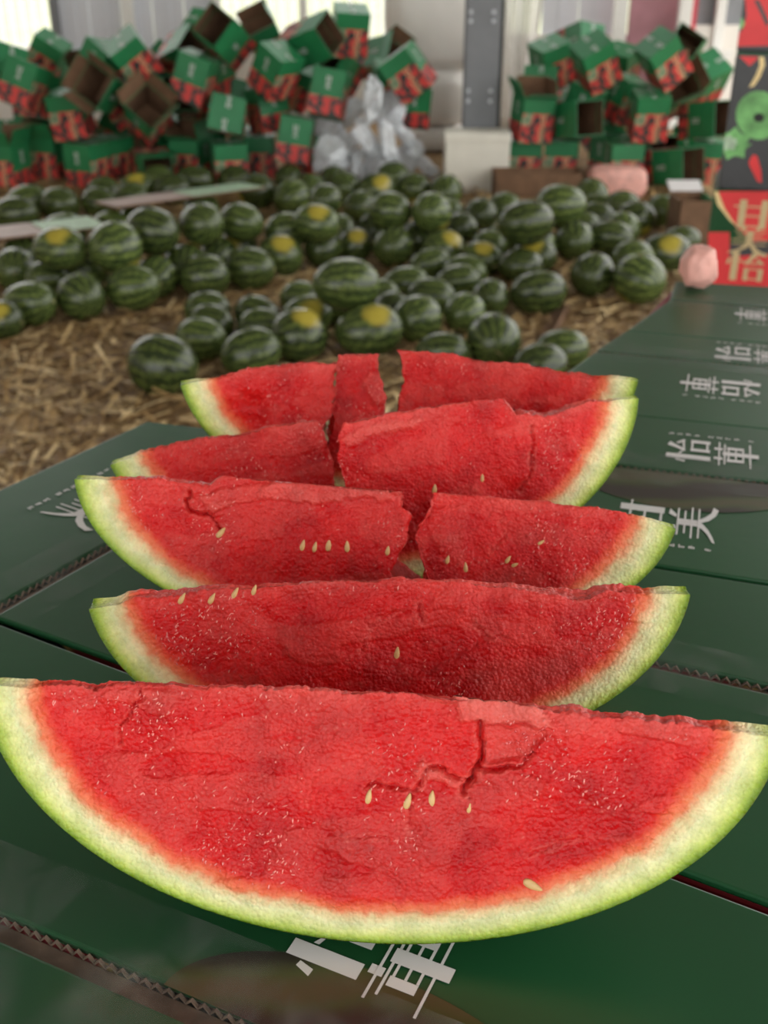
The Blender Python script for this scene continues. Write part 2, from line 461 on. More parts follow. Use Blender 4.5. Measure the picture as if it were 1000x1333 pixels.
# ribbed grey cladding between the open bays
def cladding(name, px0, px1, Y, z0, z1, m):
    x0, x1 = wall_x(px0, 30, Y), wall_x(px1, 30, Y)
    n = max(2, int((x1 - x0) / .22))
    root = empty(name, ((x0 + x1) / 2, Y, z0)); tag(root, kind='structure')
    wd = (x1 - x0) / n
    me = None
    for i in range(n):
        if me is None:
            mb = MB().box(-wd / 2 + .004, wd / 2 - .004, 0, .03, 0, z1 - z0).box(-.02, .02, -.008, .002, 0, z1 - z0)
            me = mb.mesh('panel')
        o = link('panel', me, root, M[m])
        o.location = (-(x1 - x0) / 2 + wd * (i + .5), 0, 0)
    return root
cladding('wall_cladding', 76, 282, WY + .05, ZL - .02, 4.4, 'grey_panel')
cladding('wall_cladding', 705, 800, WY + .05, ZL - .15, 4.4, 'grey_panel')
upright('trim_1', 66, 76, WY - .02, ZL - .02, 4.4, M['steel'])
upright('trim_2', 160, 174, WY - .03, ZL - .02, 4.4, M['white_metal'])
upright('trim_3', 276, 288, WY - .03, ZL - .02, 4.4, M['white_metal'])
upright('trim_4', 390, 400, WY + .1, ZL - .02, 4.4, M['white_metal'])
upright('trim_5', 884, 900, WY - .5, 0, 4.4, M['white_metal'])
upright('trim_6', 900, 906, WY - .48, .3, 4.4, M['red_frame'])
upright('trim_7', 932, 944, WY - .5, 0, 4.4, M['white_metal'])
upright('wall_panel', 820, 884, WY - .3, ZL - .3, 4.4, M['pink_panel'])
upright('wall_sill', 900, 1010, WY - .46, 0, aty(920, 33, WY - .46).z, M['white_wall'])
upright('wall_window_grey', 905, 1010, WY - .40, aty(920, 33, WY - .4).z, 4.4, M['steel'])
upright('wall_recess', 650, 1010, WY + .02, 0, ZL + .12, M['white_wall'])
# white kerb strip in front of the sill
upright('trim_8', 905, 960, WY - .62, aty(920, 78, WY - .62).z, aty(920, 66, WY - .62).z, M['white_metal'])
# unseen shed roof, open to the sides, right edge cut back to admit sky
rf = MB().box(-7, 4.6, -4, WY + .3, 4.4, 4.5).build('ceiling', M['roof']); tag(rf, kind='structure')

lwall = MB().box(-7.2, -7, -4, WY + .3, -.1, 4.4).build('wall_left_blocker', M['white_wall']); tag(lwall, kind='structure')  # unseen wall added to hold off light from the left

# yard fence outside: each bar a part
fe = empty('yard_fence', (0, 14, -.06)); tag(fe, 'white metal bar fence outside behind the open bays', 'fence')
bar = MB().box(-.022, .022, -.02, .02, 0, 2.4).mesh('bar')
for i in range(64):
    x = -5.2 + i * .13
    if x > 1.6: break
    link('bar', bar, fe, M['white_metal']).location = (x, 0, 0)
MB().box(-5.3, 1.7, -.03, .03, .25, .32).build('rail', M['white_metal'], fe)
MB().box(-5.3, 1.7, -.03, .03, 1.9, 1.97).build('rail', M['white_metal'], fe)

# steel column of the shed
def column():
    p = aty(628, 245, 7.25)
    x0, x1 = aty(606, 100, 7.2).x, aty(650, 100, 7.2).x
    r = empty('steel_column', ((x0 + x1) / 2, 7.33, 0)); tag(r, 'grey painted steel column standing behind the cream foam box', 'column')
    hw = (x1 - x0) / 2
    MB().box(-hw, hw, -.1, -.086, 0, 4.4).build('flange', M['steel'], r)
    MB().box(-hw, hw, .086, .1, 0, 4.4).build('flange', M['steel'], r)
    MB().box(-.006, .006, -.086, .086, 0, 4.4).build('web', M['steel'], r)
    MB().box(-hw - .05, hw + .05, -.15, .15, 0, .02).build('base_plate', M['steel'], r)
    bd = []
    bm = bmesh.new(); bmesh.ops.create_cone(bm, cap_ends=True, segments=6, radius1=.013, radius2=.011, depth=.014)
    bmesh.ops.rotate(bm, verts=bm.verts, cent=(0, 0, 0), matrix=Matrix.Rotation(PI / 2, 3, 'X'))
    me = bpy.data.meshes.new('bolt'); bm.to_mesh(me); bm.free()
    for z in (.50, .56, .95, 1.0):
        for x in (-hw * .78, hw * .55):
            link('bolt', me, r, M['grey_panel']).location = (x, -.106, z)
column()
# dark edge post behind the column
o = upright('trim_9', 650, 657, 7.32, 0, 4.4, M['black'], .15)

# ------------------------------------------------------------------ straw litter
def straw():
    n = 54000
    x = rng.uniform(-2.8, 3.2, n); y = 2.4 + 5.2 * rng.random(n) ** 1.5
    L_ = rng.uniform(.03, .16, n); a = rng.uniform(0, PI, n); wd = .0012 + .008 * rng.random(n) ** 2.5
    z = rng.uniform(.003, .035, n); tl = rng.normal(0, .22, n)
    dx, dy = np.cos(a) * L_ / 2, np.sin(a) * L_ / 2; nx, ny = -np.sin(a) * wd, np.cos(a) * wd
    dz = np.sin(tl) * L_ / 2
    V = np.stack([np.stack([x - dx - nx, y - dy - ny, np.maximum(z - dz, .001)], 1), np.stack([x + dx - nx, y + dy - ny, np.maximum(z + dz, .001)], 1),
                  np.stack([x + dx + nx, y + dy + ny, np.maximum(z + dz, .001) + .002], 1), np.stack([x - dx + nx, y - dy + ny, np.maximum(z - dz, .001) + .002], 1)], 1).reshape(-1, 3)
    F = np.arange(n * 4).reshape(n, 4)
    tone = rng.random(n) ** 1.4
    # straw lies around what stands on it: drop the blades that would run through a thing
    bpy.context.view_layer.update()
    tree = BVHTree.FromPolygons(V.tolist(), F.tolist())
    keep = np.ones(n, bool)
    for o in bpy.data.objects:
        if o.type != 'MESH' or o.name.startswith(('floor', 'ground', 'wall', 'trim', 'ceiling')): continue
        mw = o.matrix_world
        if min((mw @ Vector(q)).z for q in o.bound_box) > .09: continue
        t2 = BVHTree.FromPolygons([mw @ q.co for q in o.data.vertices], [tuple(q.vertices) for q in o.data.polygons])
        for i_, _ in tree.overlap(t2): keep[i_] = False
    V = V.reshape(n, 4, 3)[keep].reshape(-1, 3); tone = tone[keep]; n = len(tone)
    F = np.arange(n * 4).reshape(n, 4)
    me = mesh('straw', V.tolist(), F.tolist())
    at_ = me.attributes.new('tone', 'FLOAT', 'POINT'); at_.data.foreach_set('value', np.repeat(tone, 4).astype(np.float32))
    o = link('straw_litter', me, None, M['straw'])
    tag(o, 'loose dry straw spread over the brown floor', 'straw', kind='stuff')

# ------------------------------------------------------------------ lettering strokes (unit square, x right, y up)
def R4(x0, y0, x1, y1): return [(x0, y0), (x1, y0), (x1, y1), (x0, y1)]
GLY = {
 'gan': [R4(.14, .0, .32, .98), R4(.68, .0, .86, .98), R4(.0, .72, 1, .77), R4(.3, .40, .7, .45), R4(.3, .04, .7, .09)],
 'mei': [[(.22, 1.0), (.36, 1.02), (.40, .86), (.30, .84)], [(.70, 1.02), (.86, 1.0), (.70, .84), (.62, .86)], R4(.12, .79, .90, .83), R4(.18, .64, .84, .68),
         R4(.06, .49, .96, .53), R4(.08, .34, .94, .38), R4(.42, .40, .60, .83), [(.42, .40), (.60, .40), (.50, .26), (.36, .15), (.16, .05), (.0, .0), (.02, .06), (.22, .16), (.36, .28)],
         [(.52, .34), (.62, .36), (.72, .22), (.86, .10), (1.04, .05), (.96, -.06), (.78, .0), (.62, .14)]],
 'yi': [R4(.14, -.04, .32, 1.0), [(.0, .55), (.08, .54), (.12, .76), (.06, .78)], [(.34, .74), (.44, .66), (.46, .60), (.34, .66)],
        [(.66, 1.0), (.82, .94), (.66, .72), (.60, .62), (.92, .66), (.94, .60), (.46, .56), (.46, .62), (.56, .76)], [(.80, .80), (.98, .62), (.92, .56), (.76, .74)],
        R4(.48, -.02, .60, .44), R4(.84, -.02, .97, .44), R4(.60, .38, .84, .43), R4(.60, .02, .84, .07)],
 'lian': [R4(.44, -.04, .60, .80), R4(.0, .86, 1, .90), R4(.26, .80, .36, 1.0), R4(.66, .80, .76, 1.0), R4(.08, .73, .94, .77), R4(.20, .30, .31, .70), R4(.71, .30, .82, .70),
          R4(.31, .64, .71, .68), R4(.31, .47, .71, .51), R4(.31, .30, .71, .34), R4(.0, .14, 1, .18)],
}
def letters(names, step=1.12):
    """vertical column of characters, first on top; local x right, y up, origin top left"""
    v, f = [], []
    for k, g in enumerate(names):
        for st in GLY[g]:
            b = len(v)
            v += [(x, y - 1 - k * step) for x, y in st]
            f.append(tuple(range(b, b + len(st))))
    return v, f
def caption(n=9, seed=1):
    rr = random.Random(seed); v, f = [], []
    y = 0
    for k in range(n):
        for j in range(3):
            b = len(v); yy = y - j * .035; w_ = rr.uniform(.05, .11)
            v += [(.0, yy), (w_, yy), (w_, yy - .02), (0, yy - .02)]; f.append((b, b + 1, b + 2, b + 3))
        b = len(v); v += [(.03, y), (.05, y), (.05, y - .1), (.03, y - .1)]; f.append((b, b + 1, b + 2, b + 3))
        y -= .16 + (.1 if k % 4 == 3 else 0)
    return v, f

# ------------------------------------------------------------------ counter of closed cartons
def V2(a): return Vector((a[0], a[1]))
def isect(p, sp, q, dq):
    """line y = p.y + sp (x - p.x)  with  q + t dq"""
    t = (p[1] + sp * (q[0] - p[0]) - q[1]) / (dq[1] - sp * dq[0])
    return Vector((q[0] + t * dq[0], q[1] + t * dq[1]))
END = (.543, .84)
FL = .004
def slab(poly, z0, z1, name, m, parent, org, bevel=.0012):
    return MB().prism([(p[0] - org[0], p[1] - org[1]) for p in poly], z0 - org[2], z1 - org[2]).build(name, m, parent, bevel)

def inset(poly, d):
    c = sum((V2(p) for p in poly), Vector((0, 0))) / len(poly)
    return [V2(p) + (c - V2(p)).normalized() * d for p in poly]

def decal(parent, org, data, o2, right, up, size, z, name, m):
    v, f = data
    vv = []
    sr, su = size if isinstance(size, tuple) else (size, size)
    lay = [0] * len(v)
    for i, q in enumerate(f):
        for j in q: lay[j] = i % 11
    for (x, y), k in zip(v, lay):
        p = V2(o2) + V2(right) * (x * sr) + V2(up) * (y * su)
        vv.append((p.x - org[0], p.y - org[1], z - org[2] + k * 2.5e-5))
    me = mesh(name, vv, f)
    # face up
    bm = bmesh.new(); bm.from_mesh(me)
    for fc in bm.faces:
        if fc.normal.z < 0: fc.normal_flip()
    bm.to_mesh(me); bm.free()
    return link(name, me, parent, m)

def closed_carton(quad, slit, label, tape_w=.046, gap=.005, tape=True, h=.22, ztop=TZ, name='carton', group=None, tape_span=(0, 1)):
    """quad: near-left, near-right, far-right, far-left; slit: (left, right) points on the plane"""
    quad = inset(quad, .0016)
    nl, nr, fr, fl_ = quad
    c = (nl + nr + fr + fl_) / 4
    org = (c.x, c.y, ztop - h)
    r = empty(name, org); tag(r, label, 'carton', group)
    a, b = V2(slit[0]), V2(slit[1])
    e = (b - a).normalized(); n = Vector((-e.y, e.x))
    if n.dot((fr + fl_) / 2 - (nl + nr) / 2) < 0: n = -n
    slab(inset(quad, .0015), ztop - h, ztop - FL, 'body', M['side'], r, org, .002)
    slab([nl, nr, b - n * gap / 2, a - n * gap / 2], ztop - FL, ztop, 'top_flap', M['green'], r, org)
    slab([a + n * gap / 2, b + n * gap / 2, fr, fl_], ztop - FL, ztop, 'top_flap', M['green'], r, org)
    # corrugated edge: two liners and a wavy flute standing in the slit
    L_ = (b - a).length; k = int(L_ / .0048)
    v, f = [], []
    y0 = gap / 2 - .0012
    for i in range(k * 4 + 1):
        s = i * L_ / (k * 4); zz = ztop - .002 + .0014 * math.sin(i * PI / 2)
        for off, dz in ((y0, .0005), (y0 - .0012, .0005), (y0 - .0012, -.0005), (y0, -.0005)):
            p = a + e * s + n * off
            v.append((p.x - org[0], p.y - org[1], zz + dz - org[2]))
    for i in range(k * 4):
        for j in range(4):
            f.append((i * 4 + j, i * 4 + (j + 1) % 4, i * 4 + 4 + (j + 1) % 4, i * 4 + 4 + j))
    link('corrugated_edge', mesh('corrugated_edge', v, f), r, M['flute'])
    pl = [a + n * (gap / 2 - .0025), b + n * (gap / 2 - .0025), b - n * gap * .48, a - n * gap * .48]
    slab(pl, ztop - FL - .0005, ztop - FL + .0006, 'inner_liner', M['flute'], r, org, 0)
    if tape:
        v, f = [], []
        rr = random.Random(len(label)); nx_, ny_ = 60, 8
        for i in range(nx_ + 1):
            s = tape_span[0] + (tape_span[1] - tape_span[0]) * i / nx_
            for j in range(ny_ + 1):
                q = (j / ny_ - .5) * tape_w
                p = a + (b - a) * s + n * q
                dz = .0007 + .0005 * abs(math.sin(s * 31 + j * .9)) * rr.random()
                if abs(q) < gap * .6: dz -= .0006
                v.append((p.x - org[0], p.y - org[1], ztop + dz - org[2]))
        for i in range(nx_):
            for j in range(ny_):
                k = i * (ny_ + 1) + j
                f.append((k, k + ny_ + 1, k + ny_ + 2, k + 1))
        t = link('packing_tape', mesh('packing_tape', v, f), r, M['tape'], True)
        t['label'] = 'clear wrinkled packing tape'
    return r, org, e, n

XR = .62
def bay(near, far, slit, label, corner=None, **kw):
    """near/far/slit: (point, slope); left ends lie along the END line"""
    q0 = (.219, .971)
    P = lambda ln: isect(ln[0], ln[1], q0, END)
    Q = lambda ln: Vector((XR + (ln[0][1] - .6) * .3, ln[0][1] + ln[1] * (XR + (ln[0][1] - .6) * .3 - ln[0][0])))
    return closed_carton([P(near), Q(near), Q(far), corner or P(far)], [P(slit), Q(slit)], label, **kw)
nA = ((.128, .303), -.565)
l1 = ((.180, .538), -.33)
l2 = ((.230, .759), -.285)
l3 = ((.278, .953), -.30)
l4 = ((.330, 1.120), -.20)
C1, C2, C3, C4 = [None] * 4
C1 = bay(((.128, .309), -.565), l1, ((.160, .442), -.42), 'green carton under the front slices, its slit showing corrugated edges', gap=.008)
C2 = bay(((.180, .5415), -.33), l2, ((.204, .670), -.285), 'green carton with white two-character lettering beside a dark oval print', tape_w=.05)
C3 = bay(l2, l3, ((.246, .897), -.30), 'green carton with a shiny taped slit, next but one to the printed stack')
C4 = bay(l3, l4, ((.328, 1.053), -.28), 'green carton at the far end of the counter before the printed stack', corner=atz(878, 366, TZ).xy)

def along(pt, sl): 
    e = Vector((1, sl)).normalized(); return e, Vector((-e.y, e.x))
def put_text(C, names, pos, e, flip, size, cap=None, m='white_print'):
    r, org = C[0], C[1]
    n = Vector((-e.y, e.x))
    up, right = (-e, n) if not flip else (e, -n)
    o = decal(r, org, letters(names), pos, right, up, size, TZ + .0004, 'lettering', M[m])
    o['label'] = 'white printed Chinese lettering'
    if cap is not None:
        p2 = V2(pos) + right * cap * size[0]
        c_ = decal(r, org, caption(), p2, right, up, (size[0] * .8, size[1] * 1.3), TZ + .0004, 'small_print', M[m])
def half_oval(C, slitpt, sl, cx, ax, by, side):
    r, org, e, n = C
    o2 = Vector((cx, slitpt[1] + sl * (cx - slitpt[0])))
    pts = [(ax * math.cos(t), side * (.004 + by * math.sin(t))) for t in np.linspace(0, PI, 40)]
    v = [o2 + e * x + n * y for x, y in pts]
    me = mesh('printed_melon', [(p.x - org[0], p.y - org[1], TZ + .0003 - org[2]) for p in v], [tuple(range(len(v)))])
    if me.polygons[0].normal.z < 0: me.flip_normals()
    o = link('printed_melon', me, r, M['melon_print']); o['label'] = 'dark oval printed melon'
e2, n2 = along(None, -.285)
half_oval(C2, (.204, .670), -.285, .200, .075, .052, -1)
put_text(C2, ['gan', 'mei'], atz(800, 692, TZ).xy, e2, False, (.046, .0275), -.22)
put_text(C2, ['yi', 'lian'], atz(866, 599, TZ).xy, e2, False, (.040, .0285), 1.16)
e3, n3 = along(None, -.30)
put_text(C3, ['yi', 'lian'], atz(990, 497, TZ).xy, e3, True, (.040, .0285), 1.16)
put_text(C3, ['yi', 'lian'], atz(930, 469, TZ).xy, e3, False, (.040, .0285), 1.16)
put_text(C4, ['yi', 'lian'], atz(1045, 408, TZ).xy, e3, True, (.040, .0285), 1.16)

# front carton with the printed melon, and the left carton turned along the counter's edge
sA = ((-.095, .2685), -.47)
def lp(ln, x): return Vector((x, ln[0][1] + ln[1] * (x - ln[0][0])))
farA_l = Vector((-.215, .499)); farA_r = Vector((.128, .303))
dA = (farA_r - farA_l)
nl = Vector((-.30, .548)) 
slA = [lp(sA, -.36), lp(sA, .36)]
nfar0 = Vector((-.36, .303 + .565 * .488)); nfar1 = Vector((.36, .303 - .565 * .232))
eA = (slA[1] - slA[0]).normalized(); nA_ = Vector((-eA.y, eA.x))
A = closed_carton([slA[0] - nA_ * .13, slA[1] - nA_ * .13, nfar1, nfar0], slA,
                  'green carton carrying the nearest and largest slice, printed melon by its slit', tape_w=.066, gap=.0105)
half_oval(A, sA[0], sA[1], -.012, .072, .036, 1)
put_text(A, ['yi', 'lian'], atz(362, 1256, TZ).xy, eA, False, (.040, .0265))

nB = Vector((-END[1], END[0]))
def Bp(nv, p, sl):
    q = nB * nv
    return isect(p, sl, q, END)
nearB = ((.128, .308), -.565); farB = ((-.165, .758), -.30)
gapc = .0015
B = closed_carton([Bp(.345 + gapc, nearB[0], nearB[1]), Bp(.345 + gapc, farB[0], farB[1]), Bp(.560, farB[0], farB[1]), Bp(.560, nearB[0], nearB[1])],
                  [Bp(.446, nearB[0], nearB[1]), Bp(.446, farB[0], farB[1])],
                  'green carton standing skewed at the straw side, taped slit pointing at the slices', tape_w=.052, gap=.009)
dB = Vector(END)
decal(B[0], B[1], letters(['gan', 'mei']), atz(50, 668, TZ).xy + dB * (.030 * 2.14), Vector((dB.y, -dB.x)), dB, (.044, .030), TZ + .0004, 'lettering', M['white_print'])['label'] = 'white printed Chinese lettering'
decal(B[0], B[1], caption(11, 4), atz(36, 662, TZ).xy + dB * .075, Vector((dB.y, -dB.x)), dB, (.036, .040), TZ + .0004, 'small_print', M['white_print'])

# cartons stacked beneath the counter top carry it (four layers)
def under(C, nm):
    r, org = C[0], C[1]
    body = [c for c in r.children if c.name.startswith('body')][0]
    for k in range(1, 5):
        z = org[2] - .22 * k
        q = empty('carton', (org[0], org[1], z)); tag(q, 'closed carton stacked beneath the ' + nm, 'carton', 'cartons stacked under the ' + nm)
        link('body', body.data, q)
        o = link('lid', body.data, q); o.scale = (1.002, 1.002, .018); o.location = (0, 0, .2162)
for C, nm in ((A, 'front counter carton'), (B, 'skewed left counter carton'), (C1, 'counter carton under the front slices'), (C2, 'lettered counter carton'), (C3, 'shiny taped counter carton'), (C4, 'far counter carton')):
    under(C, nm)

# ------------------------------------------------------------------ watermelon slices
def vnoise(P, scale, seed=0):
    Q = P * scale + seed * 17.13
    I = np.floor(Q).astype(np.int64); F = Q - I
    F = F * F * (3 - 2 * F)
    def h(i, j, k):
        n = (i * 374761393 + j * 668265263 + k * 2147483647 + seed * 974711) & 0xffffffff
        n = ((n ^ (n >> 13)) * 1274126177) & 0xffffffff
        n = n ^ (n >> 16)
        return (n & 0xffff) / 32767.5 - 1
    r_ = 0
    for a in (0, 1):
        for b in (0, 1):
            for c in (0, 1):
                wgt = (F[:, 0] if a else 1 - F[:, 0]) * (F[:, 1] if b else 1 - F[:, 1]) * (F[:, 2] if c else 1 - F[:, 2])
                r_ = r_ + wgt * h(I[:, 0] + a, I[:, 1] + b, I[:, 2] + c)
    return r_
def fbm(P, scale, seed=0, oct=3):
    return sum(vnoise(P, scale * 2 ** k, seed + k * 7) * .5 ** k for k in range(oct))

def segdist(X, Y, poly, closed=False):
    d = np.full(X.shape, 1e9)
    pts = list(poly) + ([poly[0]] if closed else [])
    for (ax_, ay_), (bx_, by_) in zip(pts[:-1], pts[1:]):
        vx, vy = bx_ - ax_, by_ - ay_
        t = np.clip(((X - ax_) * vx + (Y - ay_) * vy) / (vx * vx + vy * vy + 1e-12), 0, 1)
        d = np.minimum(d, np.hypot(X - ax_ - t * vx, Y - ay_ - t * vy))
    return d
def inside(X, Y, poly):
    r_ = np.zeros(X.shape, bool)
    n = len(poly)
    for i in range(n):
        x0, y0 = poly[i]; x1, y1 = poly[(i + 1) % n]
        c = ((y0 > Y) != (y1 > Y)) & (X < (x1 - x0) * (Y - y0) / (y1 - y0 + 1e-12) + x0)
        r_ ^= c
    return r_
def sstep(x, a, b):
    t = np.clip((x - a) / (b - a), 0, 1); return t * t * (3 - 2 * t)

seed_me = None
def seed_mesh():
    global seed_me
    if seed_me: return seed_me
    bm = bmesh.new(); bmesh.ops.create_uvsphere(bm, u_segments=12, v_segments=8, radius=1)
    for v in bm.verts:
        x = v.co.x
        v.co = Vector((x * .0031, v.co.y * .0012 * (1 - .45 * x), v.co.z * .0007))
    seed_me = bpy.data.meshes.new('seed'); bm.to_mesh(seed_me); bm.free()
    return seed_me

def slice_piece(label, Lpx, Rpx, Rad, half=22, lean=0, lo=None, hi=None, top=None, p0=.07, ns=230, nt=80, nf=14, cracks=(), plates=(), seeds=(), dents=(), glints=140, roll=0.0,
                seed=1, rough=1.0, lift=0.0, group=None, jag=.02, zoff=0.0):
    hgt_ = Rad + zoff
    for _ in range(4):
        pl = atz(*Lpx, TZ + hgt_); pr = atz(*Rpx, TZ + hgt_)
        ym = (pl.y + pr.y) / 2
        pl = aty(*Lpx, pl.y * (1 - roll) + ym * roll); pr = aty(*Rpx, pr.y * (1 - roll) + ym * roll)
        dz_ = TZ + hgt_ - (pl.z + pr.z) / 2
        c = (pl + pr) / 2; a = (pr - pl).length / 2
        ux = (pr - pl).normalized()
        low = math.sqrt((a * ux.z) ** 2 + Rad ** 2 * (1 - ux.z ** 2))
        hgt_ += (low + zoff + TZ - c.z)
    uy = Vector((-ux.y, ux.x, 0)).normalized(); uz = ux.cross(uy)
    base = c - uz * (Rad + zoff)
    rot3 = Matrix((ux, uy, uz)).transposed()
    fa, ba = R(half + lean), R(-(half - lean))
    tpx, tpy = zip(*(top or [(-1, p0), (1, p0)]))
    def p0f(x):
        v = np.interp(x, tpx, tpy)
        q = np.stack([x * a, np.zeros_like(x), np.zeros_like(x)], 1)
        tf = np.clip((.93 - np.abs(x)) / .1, 0, 1)
        return np.maximum(v + tf * rough * (.012 * vnoise(q, 110, seed + 3) + .006 * np.abs(vnoise(q, 330, seed + 5)) + .005 * vnoise(q, 900, seed + 6)), .005)
    def bound(sp, T, F, sgn):
        if sp is None:
            pp = float(np.interp(sgn, tpx, tpy)); return np.full(T.shape, sgn * math.sqrt(1 - pp * pp) * .9995)
        # sp: list of (T, x) profile plus a slant with depth F
        pts, slant = sp
        tt, xx = zip(*pts)
        q = np.stack([T * Rad, F * .04, np.zeros_like(T)], 1)
        return np.clip(np.interp(T, tt, xx) + slant * (F - 0) + jag * fbm(q, 90, seed + 9), -.985, .985)
    def P(s, T, F):
        sh = s.shape; s = s.ravel(); T = T.ravel(); F = F.ravel()
        l_, h_ = bound(lo, T, F, -1), bound(hi, T, F, 1)
        u = np.arcsin(l_) * (1 - s) + np.arcsin(h_) * s
        x = np.sin(u)
        pm = np.sqrt(np.maximum(1 - x * x, 0))
        q0 = np.minimum(p0f(x), pm)
        rho = q0 + (pm - q0) * T
        ph = fa * (1 - F) + ba * F
        return np.stack([x, rho, ph], 1)
    V, Fc = [], []
    def grid(A, B, f, flip):
        k = sum(len(v) for v in V)
        aa, bb = np.meshgrid(A, B, indexing='ij')
        V.append(f(aa, bb))
        na, nb = len(A), len(B)
        idx = np.arange(na * nb).reshape(na, nb) + k
        q = np.stack([idx[:-1, :-1], idx[1:, :-1], idx[1:, 1:], idx[:-1, 1:]], -1).reshape(-1, 4)
        Fc.append(q[:, ::-1] if flip else q)
    ls, lt, lf = np.linspace(0, 1, ns + 1), np.linspace(0, 1, nt + 1), np.linspace(0, 1, nf + 1)
    z0 = lambda A: np.zeros_like(A); o1 = lambda A: np.ones_like(A)
    grid(ls, lt, lambda s, t: P(s, t, z0(s)), False)
    grid(ls, lt, lambda s, t: P(s, t, o1(s)), True)
    grid(ls, lf, lambda s, t: P(s, z0(s), t), True)
    grid(ls, lf, lambda s, t: P(s, o1(s), t), False)
    if lo is not None: grid(lt, lf, lambda t, f: P(z0(t), t, f), False)
    if hi is not None: grid(lt, lf, lambda t, f: P(o1(t), t, f), True)
    W = np.concatenate(V); Fq = np.concatenate(Fc)
    x, rho, ph = W[:, 0], W[:, 1], W[:, 2]
    X = np.stack([x * a, -rho * Rad * np.sin(ph), Rad + zoff - rho * Rad * np.cos(ph)], 1)
    key = np.round(X * 2e5).astype(np.int64)
    _, first, inv = np.unique(key, axis=0, return_index=True, return_inverse=True)
    inv = inv.ravel()
    X, x, rho, ph = X[first], x[first], rho[first], ph[first]
    Fq = inv[Fq]
    # drop degenerate
    tri = []
    good = (Fq[:, 0] != Fq[:, 1]) & (Fq[:, 1] != Fq[:, 2]) & (Fq[:, 2] != Fq[:, 3]) & (Fq[:, 3] != Fq[:, 0]) & (Fq[:, 0] != Fq[:, 2]) & (Fq[:, 1] != Fq[:, 3])
    bad = Fq[~good]; Fq = Fq[good]
    for q in bad:
        u = []
        for i in q:
            if i not in u: u.append(int(i))
        if len(u) == 3: tri.append(u)
    tri = np.array(tri, dtype=np.int64).reshape(-1, 3)
    def normals():
        Nn = np.zeros_like(X)
        fn = np.cross(X[Fq[:, 2]] - X[Fq[:, 0]], X[Fq[:, 3]] - X[Fq[:, 1]])
        for k in range(4): np.add.at(Nn, Fq[:, k], fn)
        if len(tri):
            fn = np.cross(X[tri[:, 1]] - X[tri[:, 0]], X[tri[:, 2]] - X[tri[:, 0]])
            for k in range(3): np.add.at(Nn, tri[:, k], fn)
        return Nn / np.maximum(np.linalg.norm(Nn, axis=1, keepdims=True), 1e-12)
    Nv = normals()
    # outward orientation test on the front face
    fr = np.abs(ph - fa) < 1e-6
    want = np.array([0, -math.cos(fa), math.sin(fa)])
    if (Nv[fr] @ want).mean() < 0:
        Fq = Fq[:, ::-1]; tri = tri[:, ::-1]; Nv = -Nv
    rad = np.sqrt(x * x + rho * rho)
    msk = np.clip((.93 - rad) / .06, 0, 1) + .25 * np.clip((.995 - rad) / .03, 0, 1) * np.clip((rad - .87) / .06, 0, 1)
    frm = np.clip(1 - np.abs(ph - fa) / .06, 0, 1)
    topm = sstep(.12 - (rho - np.interp(x, tpx, tpy)), .0, .14)
    G = X + np.array([seed * .37, 0, 0])
    d = .0016 * fbm(G, 38, seed, 2) + .0006 * fbm(G, 130, seed + 20, 2) * (1 + .5 * topm) + .0003 * fbm(G, 420, seed + 40, 2) * (1 + .4 * topm)
    # shallow ledges that follow the fibres
    led = fbm(G * np.array([.55, 1, 1.6]), 60, seed + 60, 2)
    d += .0007 * (sstep(led, .10, .16) - .5) * (sstep(fbm(G, 25, seed + 70, 1), -.1, .3))
    d = d * rough * msk
    pale = .55 * topm * (1 - frm * .4) + .15 * sstep(led, .10, .16) * msk
    endf = np.zeros(len(X))
    if lo is not None or hi is not None:
        endf = 1 - frm
        pale = np.maximum(pale, .35 * endf * (rad < .9))
    # features on the front face: pixels -> face plane
    P0 = c.copy()
    nrm = -uy * math.cos(fa) + uz * math.sin(fa)
    rdir = -uy * math.sin(fa) - uz * math.cos(fa)
    def toface(px):
        dd = ray(*px); o_ = Vector((0, 0, CAMH))
        q = o_ + dd * ((P0 - o_).dot(nrm) / dd.dot(nrm)) - P0
        return (q.dot(ux), q.dot(rdir))
    FX, FY = x * a, rho * Rad
    wobx = FX + .0012 * vnoise(G, 260, seed + 81) + .0007 * vnoise(G, 700, seed + 82)
    woby = FY + .0012 * vnoise(G, 260, seed + 83) + .0007 * vnoise(G, 700, seed + 84)
    for (dpx, dpy, dr, dd_) in dents:
        cx_, cy_ = toface((dpx, dpy))
        d -= dd_ * np.exp(-((wobx - cx_) ** 2 + (woby - cy_) ** 2) / dr ** 2) * frm
    for poly, hgt, pl_ in plates:
        pp = [toface(q) for q in poly]
        dist = segdist(wobx, woby, pp, True); ins = inside(wobx, woby, pp)
        sdv = np.where(ins, dist, -dist)
        m_ = sstep(sdv, -.0004, .0011) * frm
        d += hgt * m_; pale += pl_ * m_
    for poly, wd, dep in cracks:
        wd = wd * .72
        pp = [toface(q) for q in poly]
        dist = segdist(wobx, woby, pp)
        m_ = np.exp(-(dist / wd) ** 2) * frm
        d -= dep * m_; pale -= .3 * m_
        pale += .35 * np.exp(-((dist - wd * 2.2) / wd) ** 2) * frm
    X = X + Nv * d[:, None]
    pale = np.clip(pale, 0, 1)
    Nv = normals()
    root = empty('watermelon_slice', base, rot3.to_euler()); tag(root, label, 'watermelon slice', group)
    rf_ = [rad[Fq].mean(1), rad[tri].mean(1) if len(tri) else np.zeros(0)]
    out = {}
